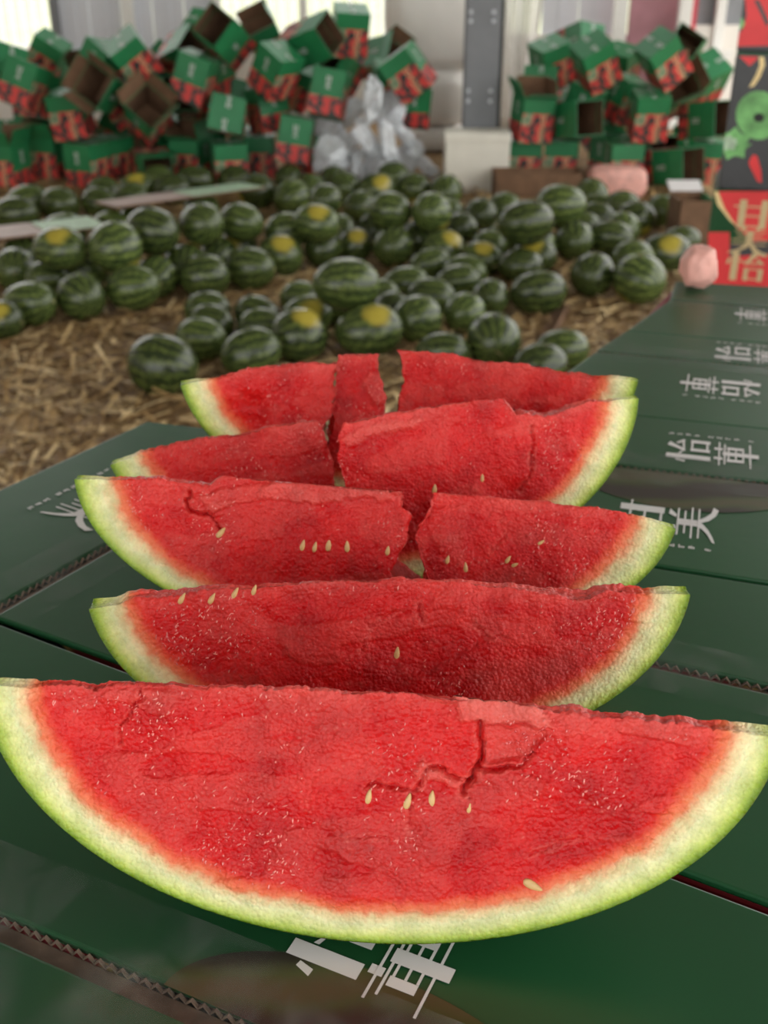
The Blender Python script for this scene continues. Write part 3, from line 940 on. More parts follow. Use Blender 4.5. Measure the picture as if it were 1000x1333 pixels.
    for nm, sel in (('flesh', lambda r_: r_ < .88), ('rind', lambda r_: r_ >= .88)):
        q = Fq[sel(rf_[0])]; t = tri[sel(rf_[1])] if len(tri) else tri
        used = np.unique(np.concatenate([q.ravel(), t.ravel()]))
        rem = np.full(len(X), -1); rem[used] = np.arange(len(used))
        me = bpy.data.meshes.new(nm)
        me.from_pydata(X[used].tolist(), [], rem[q].tolist() + rem[t].tolist())
        me.polygons.foreach_set('use_smooth', [True] * len(me.polygons))
        for an, av in (('rad', rad), ('pale', pale)):
            at = me.attributes.new(an, 'FLOAT', 'POINT'); at.data.foreach_set('value', av[used].astype(np.float32))
        me.materials.append(M['flesh'])
        me.normals_split_custom_set_from_vertices(Nv[used].tolist())
        out[nm] = link(nm, me, root)
    out['flesh']['label'] = 'juicy red flesh'; out['rind']['label'] = 'pale rind with thin green skin'
    if glints:  # tiny glossy beads added to catch highlights, standing in for wet glints
        rg_ = np.random.default_rng(seed + 100)
        cand = np.where((frm > .999) & (rad < .84) & (rho > np.interp(x, tpx, tpy) + .03))[0]
        cl_ = vnoise(G[cand], 45, seed + 91)
        pr_ = np.clip(cl_ + .35, .02, 1) ** 2
        pk = rg_.choice(cand, glints, replace=False, p=pr_ / pr_.sum())
        fn_ = np.array([0, -math.cos(fa), math.sin(fa)]); ax1 = np.array([1., 0, 0]); ax2 = np.cross(fn_, ax1)
        v_, f_ = [], []
        for i in pk:
            L1, L2 = rg_.uniform(.0004, .0011), rg_.uniform(.00022, .0004); tt_ = rg_.normal(1.15, .5)
            t1 = ax1 * math.cos(tt_) + ax2 * math.sin(tt_); t2 = np.cross(fn_, t1)
            k0 = len(v_)
            for ring, hh in ((1., 0.), (.72, .7)):
                for q in range(8):
                    v_.append(tuple(X[i] + t1 * L1 * ring * math.cos(q * PI / 4) + t2 * L2 * ring * math.sin(q * PI / 4) + fn_ * (hh * L2 - .0001)))
            v_.append(tuple(X[i] + fn_ * (L2 - .0001)))
            for q in range(8):
                f_.append((k0 + q, k0 + (q + 1) % 8, k0 + 8 + (q + 1) % 8, k0 + 8 + q)); f_.append((k0 + 8 + q, k0 + 8 + (q + 1) % 8, k0 + 16))
        dm = link('glint_beads', mesh('glint_beads', v_, f_), out['flesh'], M['glint'], True); dm['kind'] = 'stuff'
    if seeds:
        Xf = X[:, :]
        bvh = BVHTree.FromPolygons([tuple(v) for v in Xf], [tuple(int(i) for i in q) for q in Fq])
        mw = Matrix.Translation(base) @ rot3.to_4x4(); mi = mw.inverted()
        for (px, py, ang, sc) in seeds:
            o_ = mi @ Vector((0, 0, CAMH)); dd = (mi.to_3x3() @ ray(px, py)).normalized()
            hit, nn, _, _ = bvh.ray_cast(o_, dd)
            if hit is None: continue
            sm = link('seed', seed_mesh(), out['flesh'], M['seed'], True)
            fn = Vector((0, -math.cos(fa), math.sin(fa)))
            dx = Vector((1, 0, 0)); dyv = fn.cross(dx)
            t = (dx * math.cos(R(ang)) + dyv * math.sin(R(ang))).normalized()
            m3 = Matrix((t, fn.cross(t), fn)).transposed()
            sm.matrix_local = Matrix.LocRotScale(hit - fn * .0001, m3.to_quaternion(), Vector((sc, sc, sc)))
    return root

# row 1 : the big front slice
slice_piece('biggest watermelon slice, whole and cracked in the middle, at the front of the row', (-28, 868), (1024, 928), .0905, 22, 0, ns=420, nt=150,
    top=[(-1, .08), (-.75, .045), (-.70, .06), (-.65, .035), (-.4, .02), (-.05, .01), (.15, .005), (.34, .01), (.42, .04), (.5, .045), (.76, .065), (1, .10)],
    cracks=[([(624, 944), (626, 985), (622, 1003), (610, 1018), (604, 1035)], .0011, .0055),
            ([(622, 1004), (652, 1003), (676, 1000), (696, 984)], .0007, .003),
            ([(610, 1018), (585, 1012), (572, 1000), (556, 1002), (550, 1022)], .0007, .003),
            ([(550, 1022), (532, 1030), (500, 1022), (476, 1024)], .0007, .0022),
            ([(532, 1034), (532, 1062), (528, 1082)], .0005, .0018),
            ([(155, 970), (153, 950), (172, 925), (186, 908), (182, 896)], .0006, .002),
            ([(610, 1035), (612, 1062)], .0005, .0015), ([(690, 1118), (720, 1102), (756, 1092)], .0006, .0008), ([(455, 1090), (500, 1092)], .0005, .0008)],
    plates=[([(590, 897), (690, 905), (724, 945), (706, 950), (686, 940), (640, 946), (600, 938)], .0016, .5),
            ([(536, 1004), (550, 985), (566, 1000), (590, 1012), (604, 1030), (560, 1020), (545, 1025)], .0014, .5),
            ([(632, 948), (690, 945), (716, 955), (690, 985), (650, 998), (632, 1000)], -.0016, .3)],
    seeds=[(480, 1037, 80, .9), (531, 1043, 75, 1), (562, 1040, 85, 1), (611, 1052, 80, .6), (694, 1153, -25, 1.25)], seed=2, glints=520)
# row 2
slice_piece('whole watermelon slice without cracks, seeds along its top edge, second in the row', (110, 757), (902, 745), .079, 22, 2, ns=330, nt=110,
    top=[(-1, .15), (-.8, .10), (-.5, .04), (0, .01), (.25, .03), (.36, .07), (.5, .11), (.65, .12), (.72, .09), (1, .12)],
    cracks=[([(470, 850), (482, 815), (520, 795)], .0006, .0014), ([(545, 785), (552, 812)], .0008, .002), ([(620, 810), (640, 830), (655, 828)], .0006, .0012)],
    plates=[([(470, 860), (482, 818), (520, 795), (600, 790), (640, 830), (560, 880)], -.0009, 0)],
    seeds=[(237, 779, 60, .9), (276, 779, 60, .9), (306, 772, 60, .9), (331, 768, 70, .8), (292, 760, 85, .9), (517, 850, 82, 1)], seed=4, glints=330)
# row 3 : broken in two
slice_piece('left half of the broken third slice, a cracked corner near its rind', (96, 603), (892, 670), .079, 20, 4, roll=.7, ns=250, nt=100,
    hi=([(0, .07), (.3, .10), (.5, .04), (.62, .11), (.75, .195), (1, .205)], -.03), top=[(-1, .10), (-.72, .05), (-.55, .08), (-.5, -.02), (0, -.05), (.2, -.02)],
    cracks=[([(246, 637), (243, 655), (248, 668), (268, 668), (280, 680), (288, 690)], .0008, .0035)],
    plates=[([(256, 646), (290, 634), (340, 630), (410, 624), (470, 632), (508, 636), (512, 654), (470, 648), (410, 658), (360, 650), (310, 656), (280, 668)], .0013, .3)],
    seeds=[(288, 693, 55, 1.1), (394, 710, 80, 1), (410, 712, 80, .9), (428, 709, 85, 1.1), (452, 711, 95, 1), (505, 716, 85, .9)], seed=6)
slice_piece('right half of the broken third slice, a few seeds near its base', (96, 598), (884, 668), .079, 20, 4, roll=.7, ns=200, nt=90,
    lo=([(0, .20), (.25, .15), (.5, .19), (.75, .215), (1, .225)], .03), top=[(0, -.14), (.28, -.12), (.4, .0), (.6, .02), (.8, .02), (1, .10)],
    cracks=[([(650, 668), (658, 700), (640, 720)], .0006, .0012)],
    plates=[([(560, 660), (612, 655), (606, 700), (575, 725), (556, 690)], .001, .1)],
    seeds=[(583, 728, 80, .8), (606, 738, 100, .9), (662, 728, 60, .8), (671, 735, 30, .7), (705, 706, 40, .7)], seed=8)
# row 4
slice_piece('left piece of the fourth slice, cut rind corner standing over the third slice', (136, 582), (822, 462), .088, 17, 2, roll=.85, ns=170, nt=70,
    hi=([(0, -.20), (.3, -.18), (.6, -.16), (1, -.15)], -.04), top=[(-1, .12), (-.8, .06), (-.3, .05), (0, .07)], seed=10)
slice_piece('right piece of the fourth slice, reaching to its green rind, thick broken top', (162, 566), (832, 500), .096, 17, 0, roll=.5, ns=220, nt=90,
    lo=([(0, -.17), (.2, -.20), (.6, -.18), (1, -.16)], .10), top=[(-.3, .07), (.10, .02), (.38, -.04), (.45, -.03), (.5, .10), (.62, .13), (.8, .07), (1, .08)],
    cracks=[([(690, 553), (694, 580), (692, 610), (680, 640)], .0008, .0025)],
    plates=[([(440, 572), (470, 556), (520, 546), (560, 545), (540, 556), (490, 566), (455, 582)], .0010, .4)],
    seeds=[(566, 636, 80, 1), (628, 622, 85, .8)], seed=12, zoff=0.0)
# row 5
slice_piece('left piece of the last slice, hollow in its face, pale rind at its end', (230, 474), (815, 446), .093, 18, 0, ns=150, nt=70,
    hi=([(0, -.31), (.3, -.36), (.6, -.39), (1, -.42)], .0), top=[(-1, .14), (-.7, .05), (-.3, .04)],
    dents=[(318, 528, .009, .006), (336, 536, .008, .005), (300, 536, .006, .003)], seed=14)
slice_piece('narrow middle piece of the last slice standing between two gaps', (224, 462), (815, 452), .093, 18, 0, ns=90, nt=70,
    lo=([(0, -.27), (.35, -.31), (.7, -.34), (1, -.345)], .02), hi=([(0, -.11), (.12, -.09), (.26, -.07), (1, -.085)], -.03), top=[(-.4, .02), (0, .02)],
    plates=[([(470, 500), (480, 485), (505, 485), (510, 520), (490, 530)], .0014, .28)], seed=16)
slice_piece('right piece of the last slice, long straight top ending in green rind', (224, 430), (834, 480), .094, 18, 0, ns=200, nt=80,
    lo=([(0, .0), (.2, .04), (.5, .015), (1, .0)], .09), top=[(-.1, -.04), (.1, .0), (1, .08)], seed=18)

# ------------------------------------------------------------------ whole watermelons on the straw
def melon_mesh(kx, seed):
    bm = bmesh.new(); bmesh.ops.create_uvsphere(bm, u_segments=40, v_segments=24, radius=1)
    rr = random.Random(seed); b1, b2 = rr.uniform(-.05, .05), rr.uniform(-.03, .03)
    for v in bm.verts:
        x, y, z = v.co.z, v.co.x, v.co.y          # poles on the long axis
        s = 1 + b1 * x + b2 * math.cos(3 * math.atan2(z, y)) * (1 - x * x)
        sq = 1 + .05 * (1 - x * x) * x * x
        v.co = Vector((x * kx, y * s * sq, z * s * sq)) * .095
    bmesh.ops.recalc_face_normals(bm, faces=bm.faces)
    me = bpy.data.meshes.new('watermelon'); bm.to_mesh(me); bm.free()
    me.materials.append(M['melon']); me.polygons.foreach_set('use_smooth', [True] * len(me.polygons))
    return me
MM = [melon_mesh(k, i) for i, k in enumerate((1.08, 1.2, 1.32, 1.14))]
KX = (1.08, 1.2, 1.32, 1.14)
def scar_mesh():
    bm = bmesh.new(); bmesh.ops.create_cone(bm, cap_ends=True, segments=10, radius1=.013, radius2=.006, depth=.005)
    bmesh.ops.rotate(bm, verts=bm.verts, cent=(0, 0, 0), matrix=Matrix.Rotation(PI / 2, 3, 'Y'))
    me = bpy.data.meshes.new('blossom_scar'); bm.to_mesh(me); bm.free(); me.materials.append(M['stem']); return me
def stem_mesh():
    pts = [(0, 0, 0), (.012, 0, .003), (.024, .004, .009), (.033, .012, .012)]
    v, f = [], []
    for i, p in enumerate(pts):
        for k in range(6):
            t = k * PI / 3; rr_ = .0045 - .0008 * i
            v.append((p[0], p[1] + rr_ * math.cos(t), p[2] + rr_ * math.sin(t)))
    for i in range(3):
        for k in range(6): f.append((i * 6 + k, i * 6 + (k + 1) % 6, i * 6 + 6 + (k + 1) % 6, i * 6 + 6 + k))
    f.append(tuple(range(18, 24)))
    me = mesh('stem', v, f); me.materials.append(M['stem']); return me
SCAR, STEM = scar_mesh(), stem_mesh()
# (px, py, width px, height px, layer, yellow ground spot showing, cluster)
ML = [
 (21,352,58,58,0,0,'L'),(80,326,66,52,1,1,'L'),(150,320,70,64,1,0,'L'),(205,307,66,58,1,0,'L'),(38,398,80,55,0,0,'L'),(110,385,64,58,0,0,'L'),(172,375,68,56,0,0,'L'),
 (207,363,56,56,0,0,'L'),(7,415,48,46,0,1,'L'),(236,350,56,60,0,0,'L'),(62,365,56,46,0,0,'L'),(112,352,56,46,0,0,'L'),(20,280,66,44,0,0,'B'),(38,263,56,40,0,0,'B'),
 (85,265,48,42,0,0,'B'),(122,265,46,40,0,0,'B'),(138,249,44,36,0,0,'B'),(175,245,46,36,0,1,'B'),(170,257,46,36,0,0,'B'),(212,235,44,36,0,0,'B'),(225,247,52,36,0,0,'B'),
 (82,302,60,44,0,0,'L'),(30,333,56,50,0,0,'L'),(152,296,50,44,0,0,'L'),(172,292,46,42,0,0,'L'),(265,298,58,52,1,0,'L'),(318,290,54,46,1,0,'L'),(370,285,54,46,1,0,'L'),
 (335,250,52,48,0,0,'B'),(380,257,48,44,0,0,'B'),(297,235,42,34,0,0,'B'),(257,235,46,36,0,0,'B'),(263,275,48,44,0,0,'L'),(377,232,38,34,0,0,'B'),(435,237,40,42,0,0,'M'),
 (427,265,44,40,1,0,'M'),(415,292,58,44,1,1,'M'),(420,327,50,52,0,0,'M'),(460,320,44,46,0,1,'M'),(327,350,62,52,0,0,'L'),(260,357,62,54,0,0,'L'),(282,335,50,46,0,0,'L'),
 (310,322,48,44,0,1,'L'),(365,333,56,52,0,1,'L'),(272,405,58,48,0,0,'F'),(275,422,56,46,0,0,'F'),(262,442,64,54,0,0,'F'),(212,476,86,76,0,0,'F'),(335,410,54,44,0,0,'F'),
 (340,427,54,44,0,0,'F'),(328,458,90,58,0,0,'F'),(402,435,72,66,0,1,'F'),(400,410,64,50,0,1,'F'),(452,374,82,64,1,0,'F'),(466,430,82,64,0,1,'F'),(392,390,46,40,0,0,'F'),
 (533,371,66,46,0,0,'F'),(556,387,62,46,0,0,'F'),(543,416,64,62,0,0,'F'),(605,408,54,62,0,0,'F'),(642,444,72,80,0,0,'F'),(577,460,64,44,0,0,'F'),(605,355,66,40,0,0,'F'),
 (590,369,62,38,0,0,'F'),(650,387,50,48,0,0,'F'),(689,382,70,54,0,0,'F'),(678,345,62,42,0,0,'R'),(694,334,62,44,0,1,'R'),(626,337,58,42,0,1,'R'),(684,298,70,54,1,0,'R'),
 (577,324,54,48,0,1,'M'),(512,322,54,52,0,0,'M'),(509,278,52,46,1,0,'M'),(561,280,52,48,1,0,'M'),(486,246,50,40,0,1,'M'),(512,231,42,36,0,0,'M'),(540,247,44,38,0,0,'M'),
 (577,249,44,46,0,0,'M'),(468,270,44,42,0,0,'M'),(621,280,46,44,0,0,'M'),(657,272,44,40,0,0,'M'),(590,280,40,40,0,0,'M'),(600,299,44,42,0,0,'M'),(730,265,66,54,1,0,'R'),
 (770,255,46,42,0,0,'R'),(745,315,52,48,0,0,'R'),(790,312,56,44,0,0,'R'),(780,284,46,38,0,0,'R'),(810,300,48,44,0,0,'R'),(825,286,50,44,0,0,'R'),(810,268,44,36,0,0,'R'),
 (862,275,44,42,0,0,'R'),(772,358,58,60,0,0,'R'),(832,364,66,66,0,0,'R'),(865,330,62,48,0,1,'R'),(825,338,54,48,0,0,'R'),(730,458,72,46,0,0,'F'),(704,474,58,40,0,0,'F'),
 (886,315,52,38,0,0,'R'),(760,296,44,38,0,0,'R'),(710,320,48,44,0,0,'R'),(445,300,48,44,0,0,'M'),(545,312,48,46,0,0,'M'),(480,300,48,44,0,0,'M'),(560,345,48,38,0,0,'F'),
 (500,388,52,46,0,0,'F'),(510,405,50,46,0,0,'F'),(440,400,56,48,0,0,'F'),(640,318,46,40,0,0,'R'),(655,312,46,42,0,0,'R'),(455,245,42,38,0,0,'M'),(405,247,42,38,0,0,'B'),
]
CL = {'L': ('in the long double row', 'melons in the long double row'), 'B': ('between flattened cartons and the carton heap', 'melons before the left carton heap'),
      'M': ('in the heap before the plastic bags', 'melons before the plastic bags'), 'R': ('in rows leading to the printed stack', 'melons in the right rows'),
      'F': ('in the loose group behind the slices', 'melons in the loose front group')}
pos = []
for (px, py, wp, hp, ly, yl, cl) in ML:
    rad = .095
    for _ in range(3):
        z = rad + (.135 if ly else 0)
        p = atz(px, py, z)
        rad = min(max(.5 * min(wp, hp * 1.08) * zc(p) / FPX, .078), .108)
    pos.append([p, rad, ly, max(1.05, min(1.35, wp / hp))])
if 'melon' in AT:
    for q, t in zip(pos, AT['melon']): q[0] = Vector(t)
for it in range(0 if 'melon' in AT else 60):
    for i in range(len(pos)):
        for j in range(i):
            d = pos[i][0] - pos[j][0]; need = (pos[i][1] + pos[j][1]) * .98
            L_ = d.length
            if 1e-6 < L_ < need:
                dh = Vector((d.x * .35, d.y, 0))
                if dh.length < 1e-4: dh = Vector((0, .01 if i % 2 else -.01, 0))
                dh = dh.normalized() * min(.012, (need - L_) * .5)
                pos[i][0] += dh; pos[j][0] -= dh
for k, ((px, py, wp, hp, ly, yl, cl), (p, rad, _, asp)) in enumerate(zip(ML, pos)):
    rr = random.Random(k * 13 + 5)
    mi = min(range(4), key=lambda q: abs(KX[q] - asp))
    yaw = rr.uniform(-.35, .35) if asp > 1.12 else rr.uniform(.7, 2.4)
    if yl:
        roll = R(rr.uniform(145, 215))                     # spot turned up and to the front
        roll = -(PI - R(rr.uniform(15, 55)))
        yaw = rr.uniform(-.4, .4)
    else:
        roll = R(rr.uniform(-50, 60))
    if wp >= 80 and hp > 60 and not yl: yaw += .2
    root = empty('watermelon', (p.x, p.y, p.z - rad), (0, 0, 0))
    st, grp = CL[cl]
    shp = 'oblong ' if asp > 1.2 else 'roundish '
    siz = 'large ' if rad > .1 else 'small ' if rad < .084 else ''
    adj = siz + shp + ('watermelon with yellow spot ' if yl else 'watermelon lying on others ' if ly else 'dark green watermelon ')
    nxt = (not yl) and (not ly) and any(ML[q][5] and 1e-6 < (pos[q][0] - p).length < .23 for q in range(len(ML)))
    if nxt: adj += 'touching a yellow-spotted one '
    grp = grp + ', ' + siz + shp.strip() + (' beside spotted' if nxt else '')
    tag(root, adj + st, 'watermelon',
        grp + (', yellow spotted' if yl else ', on top' if ly else ''))
    sk = link('skin', MM[mi], root)
    sk.location = (0, 0, rad)
    sk.rotation_euler = Euler((roll, rr.uniform(-.2, .2), yaw), 'XYZ')
    s = rad / .095; sk.scale = (s, s, s)
    sc_ = link('blossom_scar', SCAR, sk); sc_.location = (KX[mi] * .095 - .001, 0, 0)
    if k % 3 == 0:
        st_ = link('stem', STEM, sk); st_.location = (-KX[mi] * .095 + .002, 0, 0); st_.rotation_euler = (0, 0, PI)

# flattened printed cartons lying over the back melons, cardboard strip and a pale stick
def flat_sheet(pa, pb, z, wid, label, th=.008):
    a, b = atz(*pa, z), atz(*pb, z)
    e = (b - a); L_ = e.length; e.normalize()
    c_ = (a + b) / 2
    if 'sheet' in AT: c_.z = AT['sheet'][0 if pa[0] < 0 else 1]
    r = empty('flattened_carton', c_, (R(-4), 0, math.atan2(e.y, e.x))); tag(r, label, 'flattened carton')
    MB().box(-L_ / 2, L_ / 2, 0, wid, 0, th).build('board', M['brown'], r)
    n = max(2, int(L_ / .3))
    for i in range(n):
        x0 = -L_ / 2 + L_ * i / n
        MB().box(x0 + .006, x0 + L_ / n - .006, .004, wid - .004, th, th + .002).build('printed_panel', M['pale_green_print' if i % 3 == 1 else 'photo'] if i % 2 else M['pinkboard'], r)
    return r
M['pinkboard'] = simple('faded_pink_board', (.46, .36, .33), .6, .15, 10)
flat_sheet((-25, 306), (142, 287), .235, .36, 'flattened printed carton lying over melons, the longer of two sheets')
flat_sheet((150, 272), (345, 245), .21, .26, 'flattened printed carton reaching from the melon row towards the heap')
a, b = atz(704, 450, .012), atz(731, 403, .012)
e = (b - a).normalized()
r = empty('cardboard_strip', (a + b) / 2, (0, 0, math.atan2(e.y, e.x))); tag(r, 'brown cardboard strip lying on the bare floor between melons', 'cardboard')
MB().box(-(b - a).length / 2, (b - a).length / 2, -.03, .03, -.012, 0).build('liner', M['brown'], r)
MB().box(-(b - a).length / 2, (b - a).length / 2, -.03, -.024, 0, .03).build('folded_edge', M['brown'], r)

# ------------------------------------------------------------------ cartons tossed in heaps
CW, CH = .205, .265
def carton_meshes():
    t = .004; hw = CW / 2
    mb = MB()
    def wall(x0, x1, y0, y1, z0, z1, inner):
        v, f = boxdata(x0, x1, y0, y1, z0, z1)
        k = len(mb.v); mb.v += v; mb.f += [tuple(i + k for i in q) for q in f]
        mb.m += [1 if i == inner else 0 for i in range(6)]
    # faces order: bottom, top, front(-y), right(+x), back(+y), left(-x)
    wall(-hw, hw, -hw, -hw + t, 0, CH, 4); wall(-hw, hw, hw - t, hw, 0, CH, 2)
    wall(-hw, -hw + t, -hw, hw, 0, CH, 3); wall(hw - t, hw, -hw, hw, 0, CH, 5)
    wall(-hw, hw, -hw, hw, 0, t, 1)
    body = mb.mesh('body'); [body.materials.append(M[q]) for q in ('green_side', 'brown')]
    def flapm():
        v, f = boxdata(-hw, hw, 0, CW * .5, 0, t)
        me = mesh('flap', v, f, [1, 0, 0, 0, 0, 0]); [me.materials.append(M[q]) for q in ('green_side', 'brown')]
        return me
    pan = MB().box(-hw + .001, hw - .001, -.0012, 0, .004, CH * .66).mesh('printed_panel'); pan.materials.append(M['photo'])
    s = .042
    v, f = letters(['gan', 'mei', 'yi', 'lian'], 1.02)
    vv = [(x * s + .012, -.0016, y * s + CH * .66) for x, y in v]
    let = mesh('lettering', vv, f); let.materials.append(M['gold_print'])
    v, f = letters(['gan', 'mei'], 1.1)
    lg = mesh('logo', [(x * .034 - .02, y * .034 + .03, 0) for x, y in v], f); lg.materials.append(M['white_print'])
    sp = MB().box(-hw + .001, hw - .001, -.0012, 0, .004, CH * .42).mesh('side_panel'); sp.materials.append(M['photo'])
    v, f = letters(['gan', 'mei'], 1.1)
    sl = mesh('logo', [(x * .036 - .018, -.0016, y * .036 + CH * .86) for x, y in v], f); sl.materials.append(M['white_print'])
    return body, flapm(), pan, let, lg, sp, sl
CB, CF, CP, CLt, CLg, CSP, CSL = carton_meshes()
def carton(loc, rot, kind, label, group, scale=1.0):
    r = empty('carton', loc, rot); tag(r, label, 'carton', group)
    r.scale = (scale,) * 3
    link('body', CB, r)
    hw = CW / 2
    for sgn in (0, PI):
        p = link('printed_panel', CP, r); p.rotation_euler = (0, 0, sgn); p.location = (0, -hw if sgn == 0 else hw, 0)
        link('lettering', CLt, p)
    for sgn in (PI / 2, -PI / 2):
        p = link('side_panel', CSP, r); p.rotation_euler = (0, 0, sgn); p.location = (hw if sgn > 0 else -hw, 0, 0)
        link('logo', CSL, p)
    if kind == 'closed':
        for sgn in (0, PI):
            f = link('flap', CF, r); f.rotation_euler = (0, 0, sgn); f.location = (0, -hw if sgn == 0 else hw, CH)
            lg = link('logo', CLg, f); lg.location = (0, CW * .2, .0046)
    else:
        angs = {'open': (-65, -70, -60, -75), 'half': (-20, -100, -110, -60), 'up': (-95, -100, -92, -97)}[kind]
        for k in range(4):
            f = link('flap', CF, r)
            q = k * PI / 2
            f.rotation_mode = 'XYZ'
            # hinge at the wall top, folded outward by the angle
            f.matrix_local = Matrix.Translation(Matrix.Rotation(q, 4, 'Z') @ Vector((0, -hw, CH))) @ Matrix.Rotation(q, 4, 'Z') @ Matrix.Rotation(R(180 + angs[k]), 4, 'X')
    return r
# (px, py of the carton's centre, rx, ry, rz, kind)
HL = [
 (12,222,0,0,4,'open'),(70,220,0,0,-6,'open'),(13,168,75,0,6,'closed'),(40,146,180,0,12,'closed'),(62,86,10,32,0,'closed'),(92,148,8,-6,-4,'closed'),(6,95,60,20,30,'closed'),
 (135,148,70,30,-25,'open'),(152,112,5,-20,30,'closed'),(176,88,20,-35,10,'closed'),(208,92,35,35,-5,'closed'),(238,88,70,40,20,'up'),(222,142,80,0,8,'up'),(146,180,15,28,10,'closed'),
 (206,182,50,-35,40,'open'),(184,192,0,0,70,'closed'),(117,228,0,0,88,'closed'),(148,224,0,0,30,'closed'),(174,220,90,0,20,'up'),(218,216,60,0,-20,'half'),(132,100,30,10,60,'closed'),
 (348,62,18,-24,6,'half'),(396,64,70,-30,60,'up'),(268,68,10,-30,70,'closed'),(296,62,60,30,-30,'up'),(280,108,12,10,-40,'closed'),(322,112,78,12,0,'closed'),(298,160,76,12,0,'closed'),
 (386,108,18,20,-8,'closed'),(256,162,20,-35,0,'closed'),(270,212,0,0,3,'open'),(338,212,0,0,-3,'closed'),(350,160,5,-8,-60,'closed'),(384,166,10,4,90,'closed'),(228,166,70,20,30,'up'),
 (456,54,14,4,10,'closed'),(492,82,75,30,40,'open'),(532,92,10,-35,-20,'closed'),(500,116,15,10,12,'closed'),(448,98,65,20,-30,'up'),(428,112,10,15,85,'closed'),(534,136,5,-20,88,'closed'),
 (32,112,20,15,80,'closed'),(110,112,40,0,40,'half'),(250,122,20,0,80,'closed'),(168,150,20,60,20,'half'),(320,200,0,0,40,'closed'),(398,200,0,0,60,'closed'),(90,190,0,0,20,'closed'),
 (300,228,0,0,20,'closed'),(240,214,0,0,-30,'half'),(360,118,30,0,50,'closed'),(60,128,0,20,60,'closed'),
]
HR = [
 (692,164,4,4,14,'half'),(703,116,30,0,-10,'closed'),(752,120,72,10,10,'open'),(743,164,80,0,20,'up'),(683,208,0,0,8,'closed'),(731,208,0,0,-4,'closed'),(718,84,12,-18,20,'closed'),
 (754,58,70,10,30,'closed'),(776,80,20,-28,10,'closed'),(787,182,30,40,40,'closed'),(812,92,10,-15,50,'closed'),(862,94,15,-38,10,'closed'),(888,66,72,30,-20,'up'),(880,124,55,-20,10,'open'),
 (912,104,20,35,-50,'closed'),(852,194,84,0,4,'up'),(845,150,10,0,0,'closed'),(916,164,80,0,20,'up'),(922,220,0,0,6,'closed'),(812,134,15,10,30,'closed'),(866,236,80,0,30,'up'),
 (795,216,0,0,30,'closed'),(900,190,0,0,80,'closed'),(820,226,0,0,-20,'closed'),(760,140,20,0,60,'closed'),
]
WORDS = {'closed': ('closed green printed carton', 'closed'), 'open': ('open-flapped green carton', 'open flaps'),
         'half': ('half-open green carton', 'half open'), 'up': ('brown-lined empty carton', 'brown inside')}
def heap(lst, where, grp, y0):
    cs = [aty(q[0], q[1], y0 + .10 + max(0, (215 - q[1])) * .0042 + random.Random(k).uniform(-.1, .1)) for k, q in enumerate(lst)]
    for it in range(80):
        for i in range(len(cs)):
            for j in range(i):
                d = cs[i] - cs[j]
                if d.length < .215:
                    dh = Vector((d.x * .3, d.y if abs(d.y) > .004 else .01 * (1 if i % 2 else -1), 0)).normalized() * min(.01, (.215 - d.length) * .5)
                    cs[i] += dh; cs[j] -= dh
    for k, (px, py, rx, ry, rz, kind) in enumerate(lst):
        p = cs[k]
        if p.y < 7.12: p.y = 7.12
        if py > 188 and rx == 0: rz += random.Random(k * 3 + 1).uniform(-28, 28)
        rot = Euler((R(rx), R(ry), R(rz)), 'XYZ')
        c = rot.to_matrix() @ Vector((0, 0, CH / 2))
        loc = p - c
        # never below the floor
        zmin = min((loc + rot.to_matrix() @ Vector((x, y, z))).z for x in (-CW / 2, CW / 2) for y in (-CW / 2, CW / 2) for z in (0, CH))
        if zmin < 0: loc.z -= zmin
        if py > 205 and zmin > 0 and rx == 0: loc.z -= zmin
        if grp in AT: loc = Vector(AT[grp][k])
        tilt = 'overturned ' if rx >= 100 else ('lid-forward ' if kind == 'closed' else 'mouth-forward ') if rx >= 60 else 'leaning ' if abs(ry) >= 24 else 'tilted ' if abs(rx) > 8 or abs(ry) > 8 else 'upright '
        lev = 'on the crest of' if py < 80 else 'high in' if py < 135 else 'halfway up' if py < 186 else 'at the foot of'
        carton(loc, rot, kind, tilt + WORDS[kind][0] + ' ' + lev + ' ' + where, grp + ', ' + tilt + WORDS[kind][1] + ', ' + lev[:-3].strip())
heap(HL, 'the heap left of the bags', 'left carton heap', 7.2)
heap(HR, 'the heap right of the column', 'right carton heap', 7.2)

